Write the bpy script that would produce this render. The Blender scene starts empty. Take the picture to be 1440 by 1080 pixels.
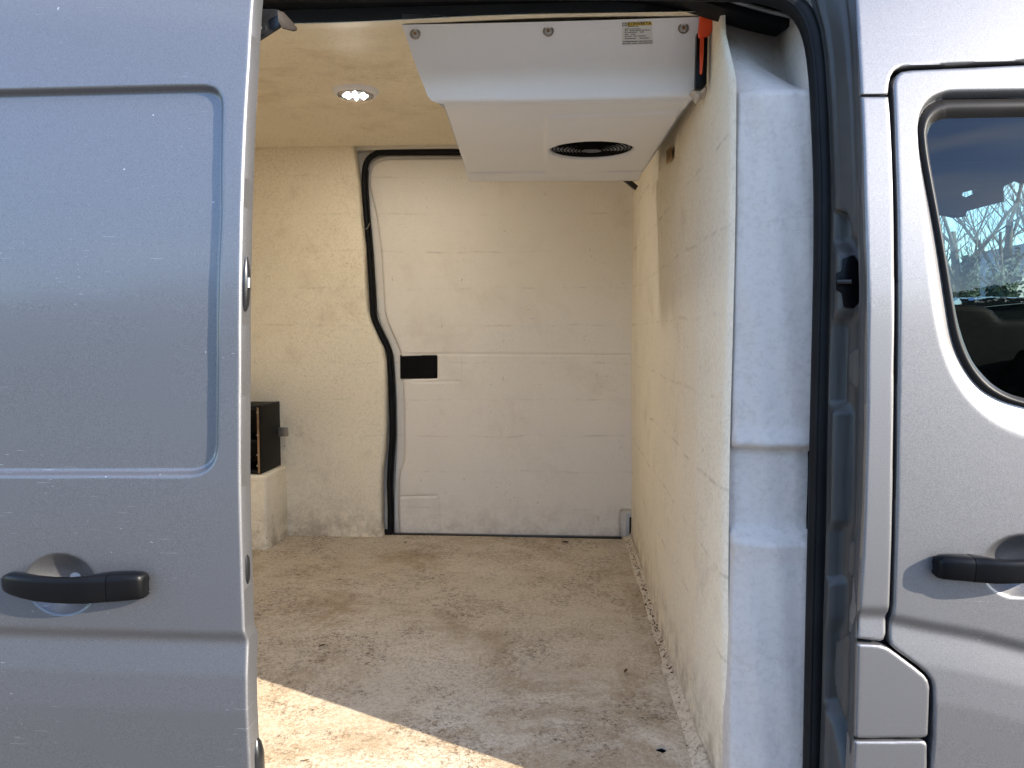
import bpy, bmesh, math, random
import numpy as np
from mathutils import Vector, Matrix
random.seed(7)
sc = bpy.context.scene
# ------------------------------------------------------------------ camera
F_PX = 1080.0
CZ = 1.479
PITCH = math.atan(70/1080); YAW = math.atan(70/1080)
cam = bpy.data.cameras.new('Camera'); cam_o = bpy.data.objects.new('Camera', cam)
sc.collection.objects.link(cam_o); sc.camera = cam_o
cam.sensor_width = 36; cam.lens = 27.0; cam.clip_end = 2000; cam.clip_start = 0.02
cam_o.location = (0, 0, CZ); cam_o.rotation_euler = (math.pi/2-PITCH, 0, YAW)
# ------------------------------------------------------------------ sun, sky, exposure
SUN_TO = Vector((1.96, -1.0, 1.02)).normalized()
sun = bpy.data.lights.new('Sun', 'SUN'); sun_o = bpy.data.objects.new('Sun', sun)
sc.collection.objects.link(sun_o)
sun.energy = 2.75; sun.angle = math.radians(0.5); sun.color = (1.0, 0.91, 0.77)
sun_o.rotation_euler = SUN_TO.to_track_quat('Z', 'Y').to_euler()
sun_o.location = (6, -4, 8)
w = bpy.data.worlds.new('World'); sc.world = w; w.use_nodes = True
wn, wl = w.node_tree.nodes, w.node_tree.links
wn.clear()
wo = wn.new('ShaderNodeOutputWorld'); bg = wn.new('ShaderNodeBackground')
sky = wn.new('ShaderNodeTexSky'); sky.sky_type = 'NISHITA'; sky.sun_disc = False
sky.sun_elevation = math.asin(SUN_TO.z); sky.sun_rotation = math.atan2(SUN_TO.x, SUN_TO.y)
sky.air_density = 1.0; sky.dust_density = 0.4; sky.ozone_density = 2.2
tc = wn.new('ShaderNodeTexCoord'); mp = wn.new('ShaderNodeMapping'); mp.inputs['Scale'].default_value = (1, 1, 2.4); mp.inputs['Location'].default_value = (3.1, 1.7, .4)
nz = wn.new('ShaderNodeTexNoise'); nz.inputs['Scale'].default_value = 2.6; nz.inputs['Detail'].default_value = 7; nz.inputs['Distortion'].default_value = 0.5
rp = wn.new('ShaderNodeValToRGB'); rp.color_ramp.elements[0].position = 0.48; rp.color_ramp.elements[1].position = 0.76
rp.color_ramp.elements[0].color = (0, 0, 0, 1); rp.color_ramp.elements[1].color = (0.75, 0.75, 0.75, 1)
mx = wn.new('ShaderNodeMix'); mx.data_type = 'RGBA'; mx.inputs['B'].default_value = (6.0, 6.1, 6.3, 1)
wl.new(tc.outputs['Generated'], mp.inputs['Vector']); wl.new(mp.outputs[0], nz.inputs['Vector'])
wl.new(nz.outputs['Fac'], rp.inputs[0]); wl.new(rp.outputs[0], mx.inputs['Factor']); hs_ = wn.new('ShaderNodeHueSaturation'); hs_.inputs['Saturation'].default_value = 1.14; hs_.inputs['Hue'].default_value = .507
wl.new(sky.outputs[0], hs_.inputs['Color']); wl.new(hs_.outputs[0], mx.inputs['A'])
wl.new(mx.outputs['Result'], bg.inputs['Color']); bg.inputs['Strength'].default_value = 0.13
wl.new(bg.outputs[0], wo.inputs[0])
sc.view_settings.view_transform = 'Standard'; sc.view_settings.look = 'None'
sc.view_settings.gamma = 1; sc.view_settings.use_curve_mapping = False
sc.view_settings.exposure = 2.4
# ------------------------------------------------------------------ projection helpers (photo pixel -> place in the world at a known depth)
_F = Vector((-math.sin(YAW)*math.cos(PITCH), math.cos(YAW)*math.cos(PITCH), -math.sin(PITCH)))
_R = Vector((math.cos(YAW), math.sin(YAW), 0)); _U = _R.cross(_F)
CAM = Vector((0, 0, CZ))
def ray(px, py): return _F + _R*((px-720)/F_PX) + _U*((540-py)/F_PX)
def P(px, py, Y): d = ray(px, py); return CAM + d*(Y/d.y)
def PX(px, py, X): d = ray(px, py); return CAM + d*(X/d.x)
def PZ(px, py, z): d = ray(px, py); return CAM + d*((z-CZ)/d.z)
def prof(z):
    t = np.maximum(0, np.asarray(z)-CZ); return 0.29*t*t
def SK(px, py, Y0):
    Y = Y0
    for _ in range(12):
        p = P(px, py, Y); Y = Y0+float(prof(p.z))
    return p
def SK2(pts, Y0): return [(lambda p: (p.x, p.z))(SK(a, b, Y0)) for a, b in pts]
# ------------------------------------------------------------------ mesh helpers
COL = sc.collection
def tag(o, label=None, cat=None, group=None, kind=None):
    if label: o['label'] = label
    if cat: o['category'] = cat
    if group: o['group'] = group
    if kind: o['kind'] = kind
    return o
def link(name, me, m, parent=None):
    o = bpy.data.objects.new(name, me); COL.objects.link(o)
    if m is not None and not me.materials: me.materials.append(m)
    if parent is not None: o.parent = parent; o.matrix_parent_inverse = Matrix()
    return o
def empty(name, loc=(0, 0, 0)):
    o = bpy.data.objects.new(name, None); COL.objects.link(o); o.location = loc; return o
def mesh(name, verts, faces, m, parent=None, smooth=True, org=None, sharp=None):
    me = bpy.data.meshes.new(name)
    V = [tuple(v) for v in verts]
    if org is not None: V = [(v[0]-org[0], v[1]-org[1], v[2]-org[2]) for v in V]
    me.from_pydata(V, [], faces); me.update()
    if smooth:
        me.polygons.foreach_set('use_smooth', [True]*len(me.polygons))
        if sharp: me.set_sharp_from_angle(angle=math.radians(sharp))
    return link(name, me, m, parent)
def bm_obj(name, bm, m, parent=None, smooth=False, sharp=35):
    me = bpy.data.meshes.new(name); bm.normal_update(); bm.to_mesh(me); bm.free()
    if smooth:
        me.polygons.foreach_set('use_smooth', [True]*len(me.polygons)); me.set_sharp_from_angle(angle=math.radians(sharp))
    return link(name, me, m, parent)
def box(name, lo, hi, m, parent=None, bev=0.0, seg=2):
    bm = bmesh.new(); bmesh.ops.create_cube(bm, size=1)
    for v in bm.verts: v.co = Vector([lo[i]+(v.co[i]+.5)*(hi[i]-lo[i]) for i in range(3)])
    if bev: bmesh.ops.bevel(bm, geom=bm.edges[:], offset=bev, segments=seg, affect='EDGES', profile=.5)
    return bm_obj(name, bm, m, parent, smooth=bev > 0)
def prism(name, pts, vec, m, parent=None, bev=0.0, seg=2):
    bm = bmesh.new(); a = [bm.verts.new(p) for p in pts]; f = bm.faces.new(a)
    r = bmesh.ops.extrude_face_region(bm, geom=[f])
    for v in r['geom']:
        if isinstance(v, bmesh.types.BMVert): v.co += Vector(vec)
    bmesh.ops.recalc_face_normals(bm, faces=bm.faces[:])
    if bev: bmesh.ops.bevel(bm, geom=bm.edges[:], offset=bev, segments=seg, affect='EDGES', profile=.5)
    return bm_obj(name, bm, m, parent, smooth=bev > 0)
def sweep(name, path, prf, m, parent=None, closed=False, up=Vector((0, 1, 0)), caps=True, scl=None):
    """profile prf [(a,b)] swept along path; a runs along tangent x up, b along up-ish"""
    path = [Vector(p) for p in path]; n = len(path); V = []; k = len(prf)
    for i in range(n):
        if closed: t = path[(i+1) % n]-path[i-1]
        else: t = path[min(i+1, n-1)]-path[max(i-1, 0)]
        t.normalize(); s = t.cross(up).normalized(); u = s.cross(t).normalized(); q = scl[i] if scl else 1
        V += [path[i]+s*(a*q)+u*(b*q) for a, b in prf]
    Fs = []
    for i in range(n if closed else n-1):
        j = (i+1) % n
        for c in range(k): d = (c+1) % k; Fs.append((i*k+c, i*k+d, j*k+d, j*k+c))
    if caps and not closed: Fs.append(tuple(range(k))[::-1]); Fs.append(tuple((n-1)*k+c for c in range(k)))
    return mesh(name, V, Fs, m, parent, True, sharp=50)
def circ(r, n=12, r2=None): return [(r*math.cos(2*math.pi*i/n), (r2 or r)*math.sin(2*math.pi*i/n)) for i in range(n)]
def catmull(pts, n=6, closed=False):
    pts = [Vector(p) for p in pts]; out = []; L = len(pts)
    rng = range(L if closed else L-1)
    for i in rng:
        g = (lambda j: pts[j % L]) if closed else (lambda j: pts[max(0, min(L-1, j))])
        a, b, c, d = g(i-1), g(i), g(i+1), g(i+2)
        for s in range(n):
            t = s/n
            out.append(.5*((2*b)+(c-a)*t+(2*a-5*b+4*c-d)*t*t+(3*b-a-3*c+d)*t**3))
    if not closed: out.append(pts[-1])
    return out
def roundpoly(pts, r, n=6):
    out = []; L = len(pts)
    for i in range(L):
        rr = r[i] if isinstance(r, (list, tuple)) else r
        p0, p1, p2 = (Vector(pts[i-1]).to_2d(), Vector(pts[i]).to_2d(), Vector(pts[(i+1) % L]).to_2d())
        if rr <= 0: out.append(tuple(p1)); continue
        a = (p0-p1); b = (p2-p1); rr = min(rr, a.length*.49, b.length*.49)
        A = p1+a.normalized()*rr; B = p1+b.normalized()*rr
        for k in range(n+1):
            t = k/n; q = A*(1-t)**2+p1*2*t*(1-t)+B*t*t; out.append((q.x, q.y))
    return out
def sdf_poly(X, Z, poly):
    P_ = np.array(poly, float); Q = np.roll(P_, -1, 0)
    d = np.full(X.shape, 1e9); ins = np.zeros(X.shape, bool)
    for (x0, z0), (x1, z1) in zip(P_, Q):
        ex, ez = x1-x0, z1-z0; L2 = ex*ex+ez*ez
        if L2 < 1e-14: continue
        t = np.clip(((X-x0)*ex+(Z-z0)*ez)/L2, 0, 1)
        d = np.minimum(d, (X-x0-t*ex)**2+(Z-z0-t*ez)**2)
        if z0 != z1:
            c = ((z0 > Z) != (z1 > Z)) & (X < (x1-x0)*(Z-z0)/(z1-z0)+x0); ins ^= c
    return np.where(ins, -1, 1)*np.sqrt(d)
def axis(lo, hi, step, flo=None, fhi=None, coarse=.04):
    flo = lo if flo is None else max(flo, lo); fhi = hi if fhi is None else min(fhi, hi)
    a = []
    if flo > lo: a += list(np.linspace(lo, flo, max(2, int((flo-lo)/coarse)+1))[:-1])
    a += list(np.linspace(flo, fhi, max(2, int((fhi-flo)/step)+1)))
    if fhi < hi: a += list(np.linspace(fhi, hi, max(2, int((hi-fhi)/coarse)+1))[1:])
    return np.array(a)
def panel(name, outline, mapping, m, parent=None, holes=(), step=.003, disp=None, rnd=.004, skirt=.03, fa=None, fb=None, coarse=.04):
    """sheet cut to an outline (with holes), edges rolled over, walls running back by skirt; disp(a,b) presses it in"""
    o = np.array(outline); pad = step*1.5
    A = axis(o[:, 0].min()-pad, o[:, 0].max()+pad, step, *(fa or (None, None)), coarse=coarse)
    B = axis(o[:, 1].min()-pad, o[:, 1].max()+pad, step, *(fb or (None, None)), coarse=coarse)
    X, Z = np.meshgrid(A, B)
    def S(X, Z):
        s = sdf_poly(X, Z, outline)
        for h in holes: s = np.maximum(s, -sdf_poly(X, Z, h))
        return s
    s = S(X, Z); ins = s < 0; nb, na = X.shape
    q = ins[:-1, :-1].astype(int)+ins[1:, :-1]+ins[:-1, 1:]+ins[1:, 1:]
    keep = q >= 1
    used = np.zeros(X.shape, bool)
    used[:-1, :-1] |= keep; used[1:, :-1] |= keep; used[:-1, 1:] |= keep; used[1:, 1:] |= keep
    out = used & ~ins
    xs, zs, ss = X[out], Z[out], s[out]; e = 1e-4
    for _ in range(2):
        gx = (S(xs+e, zs)-S(xs-e, zs))/(2*e); gz = (S(xs, zs+e)-S(xs, zs-e))/(2*e); L = np.maximum(np.hypot(gx, gz), .3)
        xs = xs-ss*gx/L; zs = zs-ss*gz/L; ss = S(xs, zs)
    X[out] = xs; Z[out] = zs; s[out] = 0
    d = np.zeros(X.shape) if disp is None else np.array(disp(X, Z), float)
    t = np.clip(-s, 0, rnd) if rnd > 0 else 0
    if rnd > 0: d = d+rnd-np.sqrt(np.maximum(0, rnd*rnd-(rnd-t)**2))
    idx = -np.ones(X.shape, int); idx[used] = np.arange(used.sum())
    V = np.stack(mapping(X[used], Z[used], d[used]), 1)
    k = np.argwhere(keep)
    Fq = np.stack([idx[k[:, 0], k[:, 1]], idx[k[:, 0], k[:, 1]+1], idx[k[:, 0]+1, k[:, 1]+1], idx[k[:, 0]+1, k[:, 1]]], 1)
    if skirt:
        E = np.concatenate([Fq[:, [0, 1]], Fq[:, [1, 2]], Fq[:, [2, 3]], Fq[:, [3, 0]]])
        key = np.sort(E, 1); _, inv, cnt = np.unique(key[:, 0].astype(np.int64)*10**7+key[:, 1], return_inverse=True, return_counts=True)
        bE = E[cnt[inv] == 1]; bv = np.unique(bE); mp_ = {int(v): len(V)+i for i, v in enumerate(bv)}
        V2 = np.stack(mapping(X[used][bv], Z[used][bv], d[used][bv]+skirt), 1); V = np.concatenate([V, V2])
        Fs = Fq.tolist()+[[int(b), int(a), mp_[int(a)], mp_[int(b)]] for a, b in bE]
    else: Fs = Fq.tolist()
    return mesh(name, V.tolist(), Fs, m, parent, True, sharp=60)
def skin_map(Y0): return lambda a, b, d: (a, Y0+prof(b)+d, b)
def flat_map(Y0): return lambda a, b, d: (a, np.full_like(a, Y0)+d, b)
def sstep(x, a, b): t = np.clip((x-a)/(b-a), 0, 1); return t*t*(3-2*t)
def resample(pts, n):
    pts = [Vector((p[0], p[1])) for p in pts]; L = [0]
    for a, b in zip(pts, pts[1:]+pts[:1]): L.append(L[-1]+(b-a).length)
    out = []; T = L[-1]; j = 0
    for i in range(n):
        s = T*i/n
        while L[j+1] < s: j += 1
        t = (s-L[j])/max(1e-9, L[j+1]-L[j]); out.append(pts[j].lerp(pts[(j+1) % len(pts)], t))
    return out
# ------------------------------------------------------------------ materials
class NT:
    def __init__(s, name):
        s.m = bpy.data.materials.new(name); s.m.use_nodes = True; s.n = s.m.node_tree.nodes; s.l = s.m.node_tree.links
        s.b = s.n['Principled BSDF']; s.out = s.n['Material Output']
    def new(s, t, **k):
        x = s.n.new(t)
        for a, v in k.items(): setattr(x, a, v)
        return x
    def set(s, **k):
        for a, v in k.items():
            i = s.b.inputs[a.replace('_', ' ')]; i.default_value = (*v, 1) if isinstance(v, tuple) and len(v) == 3 else v
        return s
    def coord(s, scale=(1, 1, 1)):
        g = s.new('ShaderNodeNewGeometry'); mpn = s.new('ShaderNodeMapping'); mpn.inputs['Scale'].default_value = scale
        s.l.new(g.outputs['Position'], mpn.inputs['Vector']); return mpn.outputs[0]
    def noise(s, scale, detail=4, rough=.55, vec=None, dist=0):
        x = s.new('ShaderNodeTexNoise'); x.inputs['Scale'].default_value = scale; x.inputs['Detail'].default_value = detail
        x.inputs['Roughness'].default_value = rough; x.inputs['Distortion'].default_value = dist
        s.l.new(vec if vec is not None else s.coord(), x.inputs['Vector']); return x.outputs['Fac']
    def ramp(s, f, a, b, ca=0.0, cb=1.0):
        x = s.new('ShaderNodeMapRange'); x.interpolation_type = 'SMOOTHSTEP'
        for k, v in zip(('From Min', 'From Max', 'To Min', 'To Max'), (a, b, ca, cb)): x.inputs[k].default_value = v
        s.l.new(f, x.inputs['Value']); return x.outputs['Result']
    def math(s, op, a, b=None):
        x = s.new('ShaderNodeMath', operation=op)
        for i, v in enumerate((a, b)):
            if v is None: continue
            if isinstance(v, (int, float)): x.inputs[i].default_value = v
            else: s.l.new(v, x.inputs[i])
        return x.outputs[0]
    def mix(s, f, a, b):
        x = s.new('ShaderNodeMix', data_type='RGBA')
        if isinstance(f, (int, float)): x.inputs['Factor'].default_value = f
        else: s.l.new(f, x.inputs['Factor'])
        for k, v in (('A', a), ('B', b)):
            if isinstance(v, tuple): x.inputs[k].default_value = (*v, 1)
            else: s.l.new(v, x.inputs[k])
        return x.outputs['Result']
    def col(s, c): s.l.new(c, s.b.inputs['Base Color'])
    def bump(s, h, strength=.3, dist=.002, prev=None):
        x = s.new('ShaderNodeBump'); x.inputs['Strength'].default_value = strength; x.inputs['Distance'].default_value = dist
        s.l.new(h, x.inputs['Height'])
        if prev is not None: s.l.new(prev, x.inputs['Normal'])
        s.l.new(x.outputs[0], s.b.inputs['Normal']); return x.outputs[0]
    def sep(s):
        g = s.new('ShaderNodeNewGeometry'); x = s.new('ShaderNodeSeparateXYZ'); s.l.new(g.outputs['Position'], x.inputs[0]); return x.outputs
def simple(name, c, rough=.5, metal=0, var=.12, bs=0, bscale=200, spec=.5):
    t = NT(name); t.set(Roughness=rough, Metallic=metal, Specular_IOR_Level=spec)
    f = t.noise(14, 5); t.col(t.mix(t.ramp(f, .3, .7), tuple(x*(1-var) for x in c), tuple(min(1, x*(1+var)) for x in c)))
    if bs: t.bump(t.noise(bscale, 3), bs, .001)
    return t.m
def mat_paint(name, scr):
    t = NT(name); t.set(Metallic=.92, Roughness=.52, Coat_Weight=.34, Coat_Roughness=.11)
    fl = t.noise(800, 2, .7)
    c = t.mix(t.ramp(fl, .33, .70), (.155, .153, .157), (.228, .225, .230))
    if scr:
        s1 = t.ramp(t.noise(6, 2, .5, t.coord((2.2, 1, 160))), .725, .745); s2 = t.ramp(t.noise(5, 2, .5, t.coord((14, 1, 90))), .745, .765)
        mk = t.ramp(t.noise(5.5, 2), .50, .62); s = t.math('MULTIPLY', t.math('MULTIPLY', t.math('MAXIMUM', s1, s2), mk), scr)
        c = t.mix(s, c, (.80, .80, .80))
        sp = t.ramp(t.noise(70, 1, .5), .815, .83); c = t.mix(t.math('MULTIPLY', sp, scr), c, (.75, .75, .74))
    t.col(c)
    t.bump(fl, .05, .0005)
    return t.m
M = {}
M['paint'] = mat_paint('silver_paint', .55)
M['paint_clean'] = mat_paint('silver_paint_clean', .15)
M['jamb'] = simple('jamb_shaded_paint', (.055, .054, .052), .42, .25, var=.1, bs=.05, spec=.3)  # silver body paint with the jamb's shade darkened into its colour
M['gap'] = simple('dark_gap', (.008, .008, .0085), .9, spec=.03)
M['rubber'] = simple('black_rubber', (.006, .006, .0065), .55, var=.3, bs=.1, spec=.18)
M['gasket'] = simple('window_gasket', (.012, .0105, .0095), .45, var=.2, bs=.15, bscale=600, spec=.2)
M['plastic'] = simple('black_plastic', (.003, .003, .0035), .36, var=.2, bs=.06, bscale=900, spec=.14)
M['black_metal'] = simple('black_metal', (.012, .012, .013), .28, .2, var=.3, bs=.3, bscale=60)
M['brown_metal'] = simple('rusty_steel', (.016, .0125, .0105), .6, .0, var=.3, bs=.2, spec=.12)
M['steel'] = simple('worn_steel', (.35, .33, .30), .4, .8, var=.25)
M['grey_trim'] = simple('grey_trim', (.42, .42, .41), .5, var=.08)

def mat_lining(name, c, stain, amt, grooves=0, rough=.62, bs=.35, specks=True, bscale=170, grain=.3, foot=0.0):
    t = NT(name); t.set(Roughness=rough, Specular_IOR_Level=.22 if rough < .6 else .06)
    base = t.mix(t.ramp(t.noise(1.7, 4), .35, .7), tuple(x*.94 for x in c), c)
    st = t.ramp(t.noise(3.3, 9, .72, dist=.3), .50, .80, 0, amt)
    col = t.mix(st, base, stain)
    gr = t.ramp(t.noise(bscale, 5, .72), .44, .66)
    col = t.mix(t.math('MULTIPLY', gr, t.ramp(t.noise(4, 5, .65), .3, .7, grain*.45, grain)), col, stain)
    if specks:
        sp = t.ramp(t.noise(95, 3, .7), .63, .72); mk = t.ramp(t.noise(4.3, 5, .65), .50, .66)
        col = t.mix(t.math('MULTIPLY', t.math('MULTIPLY', sp, mk), .8), col, (.15, .10, .06))
        sc1 = t.ramp(t.noise(6, 3, .6, t.coord((4, 4, 55))), .665, .70); mk2 = t.ramp(t.noise(4.2, 3), .47, .60)
        col = t.mix(t.math('MULTIPLY', t.math('MULTIPLY', sc1, mk2), .28), col, (.24, .19, .14))
        sc2 = t.ramp(t.noise(9, 2, .5, t.coord((6, 6, 2.2))), .735, .76); mk4 = t.ramp(t.noise(6.2, 2), .52, .62)
        col = t.mix(t.math('MULTIPLY', t.math('MULTIPLY', sc2, mk4), .35), col, (.14, .11, .085))
    h = t.noise(bscale, 4, .6)
    if grooves:
        z = t.sep()[2]; z = t.math('ADD', z, t.ramp(t.noise(3, 2), .3, .7, -.006, .006)); u = t.math('FRACT', t.math('DIVIDE', t.math('ADD', z, 10*.155-(CZ-.12)), .155))
        dd = t.math('ABSOLUTE', t.math('SUBTRACT', u, .5))
        ln = t.ramp(dd, .458, .499); mk3 = t.ramp(t.noise(9, 6, .7), .47, .66, .06, 1)
        col = t.mix(t.math('MULTIPLY', t.math('MULTIPLY', ln, mk3), grooves), col, (.32, .255, .18))
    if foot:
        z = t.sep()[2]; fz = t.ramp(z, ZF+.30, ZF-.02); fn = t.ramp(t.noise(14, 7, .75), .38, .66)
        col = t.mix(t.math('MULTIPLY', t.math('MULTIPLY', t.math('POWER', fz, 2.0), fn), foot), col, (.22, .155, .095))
    t.col(col)
    b = t.bump(h, bs, .0014)
    t.bump(t.noise(22, 3), .25, .004, b)
    return t.m
ZF = .62
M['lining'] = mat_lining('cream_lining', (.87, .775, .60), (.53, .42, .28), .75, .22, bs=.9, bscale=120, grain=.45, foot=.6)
M['ceiling'] = mat_lining('stained_ceiling', (.88, .79, .61), (.56, .44, .28), .75, 0, bs=1.0, bscale=105, grain=.38)
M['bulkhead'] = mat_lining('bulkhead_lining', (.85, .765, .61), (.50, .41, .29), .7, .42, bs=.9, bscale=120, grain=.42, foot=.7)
M['pillar'] = mat_lining('pillar_lining', (.545, .475, .415), (.36, .305, .255), .55, 0, bs=1.0, bscale=85, rough=.55, grain=.5)  # same fibreglass as the lining, its shaded look darkened into the base colour
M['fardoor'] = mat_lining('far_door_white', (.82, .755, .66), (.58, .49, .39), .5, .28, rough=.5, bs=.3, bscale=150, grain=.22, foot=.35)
M['unit'] = mat_lining('unit_white', (.80, .805, .83), (.66, .63, .60), .3, 0, rough=.33, bs=.12, bscale=260, specks=False, grain=.1)
def mat_floor():
    t = NT('stained_floor'); t.set(Roughness=.62, Specular_IOR_Level=.22)
    base = t.mix(t.ramp(t.noise(2.4, 5), .35, .7), (.55, .465, .35), (.66, .57, .445))
    a = t.ramp(t.noise(2.3, 9, .75, dist=.5), .44, .65, 0, .8); col = t.mix(a, base, (.33, .235, .135))
    g1 = t.ramp(t.noise(125, 6, .85), .44, .62); m1 = t.ramp(t.noise(5, 8, .75), .34, .60, .35, 1.0)
    col = t.mix(t.math('MULTIPLY', g1, t.math('MULTIPLY', m1, .75)), col, (.23, .145, .07))
    g2 = t.ramp(t.noise(75, 7, .9), .49, .60); m2 = t.ramp(t.noise(3.6, 8, .78, dist=.4), .45, .575)
    col = t.mix(t.math('MULTIPLY', g2, t.math('MULTIPLY', m2, .95)), col, (.085, .05, .026))
    sm_ = t.ramp(t.noise(3, 5, .7, t.coord((1.2, 7, 1))), .55, .75, 0, .2); col = t.mix(sm_, col, (.28, .20, .13))
    col = t.mix(t.ramp(t.noise(160, 4, .8), .56, .68, 0, .6), col, (.78, .69, .56))
    t.col(col); b = t.bump(t.noise(160, 4, .7), .8, .002); t.bump(t.noise(18, 4), .3, .004, b)
    return t.m
M['floor'] = mat_floor()
M['rear'] = simple('clean_lining', (.86, .79, .66), .6, var=.03)
M['strip'] = mat_lining('floor_strip', (.66, .56, .43), (.15, .10, .06), 1.0, 0, bs=.6, bscale=60, grain=.8)
def mat_glass(name, tint, refl=1.0):
    t = NT(name); t.n.remove(t.b); tr = t.new('ShaderNodeBsdfTransparent'); tr.inputs[0].default_value = (*tint, 1)
    gl = t.new('ShaderNodeBsdfGlossy'); gl.inputs['Roughness'].default_value = .0; gl.inputs['Color'].default_value = (refl, refl, refl, 1)
    fr = t.new('ShaderNodeFresnel'); fr.inputs['IOR'].default_value = 1.43; mxs = t.new('ShaderNodeMixShader')
    t.l.new(fr.outputs[0], mxs.inputs[0]); t.l.new(tr.outputs[0], mxs.inputs[1]); t.l.new(gl.outputs[0], mxs.inputs[2])
    t.l.new(mxs.outputs[0], t.out.inputs[0]); return t.m
M['glass'] = mat_glass('tinted_glass', (.52, .61, .59)); M['glass2'] = mat_glass('green_glass', (.66, .78, .76))
def emit(name, c, s):
    t = NT(name); t.set(Base_Color=(.8, .8, .8), Roughness=.3); t.b.inputs['Emission Color'].default_value = (*c, 1); t.b.inputs['Emission Strength'].default_value = s; return t.m
M['led'] = emit('led_lit', (1, .955, .88), 1000)
_n = M['led'].node_tree; _g = _n.nodes.new('ShaderNodeNewGeometry'); _m = _n.nodes.new('ShaderNodeMath'); _m.operation = 'MULTIPLY'; _m.inputs[1].default_value = 1000
_n.links.new(_g.outputs['Backfacing'], _m.inputs[0]); _n.links.new(_m.outputs[0], _n.nodes['Principled BSDF'].inputs['Emission Strength'])   # an LED shines from its face only
M['lens'] = simple('lamp_lens', (.34, .35, .35), .25, var=.03)
M['orange'] = simple('orange_plastic', (.72, .07, .015), .4, var=.1)
M['yellow'] = simple('yellow_print', (.75, .52, .03), .5, var=.05)
M['ink'] = simple('black_ink', (.02, .02, .02), .6)
M['paper'] = simple('label_paper', (.62, .61, .58), .5, var=.04)
M['sticker'] = simple('orange_sticker', (.42, .22, .04), .5, var=.15)
M['cabinet'] = simple('black_cabinet', (.005, .0043, .004), .55, var=.4, spec=.2)
M['wood'] = simple('chipped_edge', (.24, .14, .07), .7, var=.4)
M['bark'] = simple('bark', (.10, .08, .06), .9, var=.3, bs=.6, bscale=40)
M['leaf'] = simple('ivy_leaf', (.022, .036, .014), .6, var=.4)
M['dryleaf'] = simple('dry_leaf', (.09, .05, .025), .8, var=.3)
M['cab'] = simple('cab_black', (.0014, .0014, .0016), .6, var=.3, spec=.04)
M['headliner'] = simple('cab_headliner', (.03, .034, .04), .8, var=.1)

# ------------------------------------------------------------------ ground
def mat_asphalt():
    t = NT('asphalt'); t.set(Roughness=.85)
    c = t.mix(t.noise(60, 5, .7), (.075, .072, .067), (.14, .134, .124)); c = t.mix(t.ramp(t.noise(.6, 4), .4, .7, 0, .5), c, (.11, .105, .097)); t.col(c)
    t.bump(t.noise(120, 3), .5, .004); return t.m
g = mesh('ground', [(-400, -400, 0), (400, -400, 0), (400, 400, 0), (-400, 400, 0)], [(0, 1, 2, 3)], mat_asphalt()); tag(g, kind='structure')

# ================================================================== THE VAN
ZF = .62; XW = .29; YS = 1.20; YD = 1.14; YL = 3.17
def ZR(r): return CZ+r
van = empty('parked_van', (0, 2.2, 0)); VM = Matrix.Translation((0, -2.2, 0))
tag(van, 'silver grey panel van with its side sliding door open on a cream lined cargo bay', 'van')
class VanParent: pass
def fix(o, par=van):       # parts keep world coordinates: undo the empty's offset
    return o
van.location = (0, 0, 0)
# ---------------------------------------------------------------- sliding door (open, pushed to the rear)
edge = [(362, -60), (356, 0), (350.5, 90), (346, 160), (342, 265), (340, 350), (338.5, 430), (338, 560), (338, 660), (339.5, 740), (341.5, 820), (343.5, 885), (346.5, 905), (348.5, 970), (353, 1080), (360, 1250)]
eR = SK2(edge, YD)
out = [(-1.62, eR[0][1]+.02), (eR[0][0], eR[0][1]+.02)]+eR+[(eR[-1][0], .45), (-1.62, .45)]
dep = SK2([(-700, 145), (0, 124.5), (250, 118), (316, 117.5), (314, 300), (309, 500), (307.5, 671), (0, 671.5), (-700, 672)], YD)
dep = roundpoly(dep, [.05, 0, 0, .066, 0, 0, .052, 0, .05], 10)
zc = SK(170, 899, YD).z
cupL = SK(86, 822, YD)
def sink_cup(X, Z, c, ax, az, dpt):
    r2 = ((X-c.x)/ax)**2+((Z-c.z)/az)**2
    return np.where(r2 < 1, dpt*np.maximum(0, 1-r2)**.95*1.1, 0)
_ct = np.arange(-.08, .62, .0005)
_cv = np.interp(_ct, [-.08, -.014, -.002, .003, .012, .03, .055, .11, .3, .6], [0, 0, .0066, .0074, .0062, .0035, .0, -.003, -.0005, .02])
_kr = np.exp(-(np.arange(-40, 41)*.0005/.0032)**2/2); _cv = np.convolve(np.pad(_cv, 40, 'edge'), _kr/_kr.sum(), 'valid')
def crease(Z, zc): return np.interp(zc-Z, _ct, _cv)
def door_disp(X, Z):
    s = sdf_poly(X, Z, dep)
    d = .0135*sstep(-s, .0, .0105)
    d = d+crease(Z, zc)+sink_cup(X, Z, cupL, .058, .049, .034)
    return d+.0006*np.sin(X*9+Z*4)+.0004*np.sin(Z*17-X*5)
sd = panel('sliding_door', out, skin_map(YD), M['paint'], van, step=.0028, disp=door_disp, rnd=.004, skirt=.034, fa=(-.90, 9), fb=(.70, 2.02))
sd['label'] = 'silver sliding door pushed back to the left, with recessed panel and black handle'
# inner insulated core of the door, set back from its edge
eI = [(x-.045, z) for x, z in eR]
panel('door_core', [(-1.55, eI[0][1]-.05)]+[p for p in eI[1:-1]]+[(-1.55, .55)], skin_map(YD+.036), M['grey_trim'], sd, step=.02, rnd=.0, skirt=.05)
e2 = [(x-.0035+.0005, z) for x, z in eR]
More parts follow.
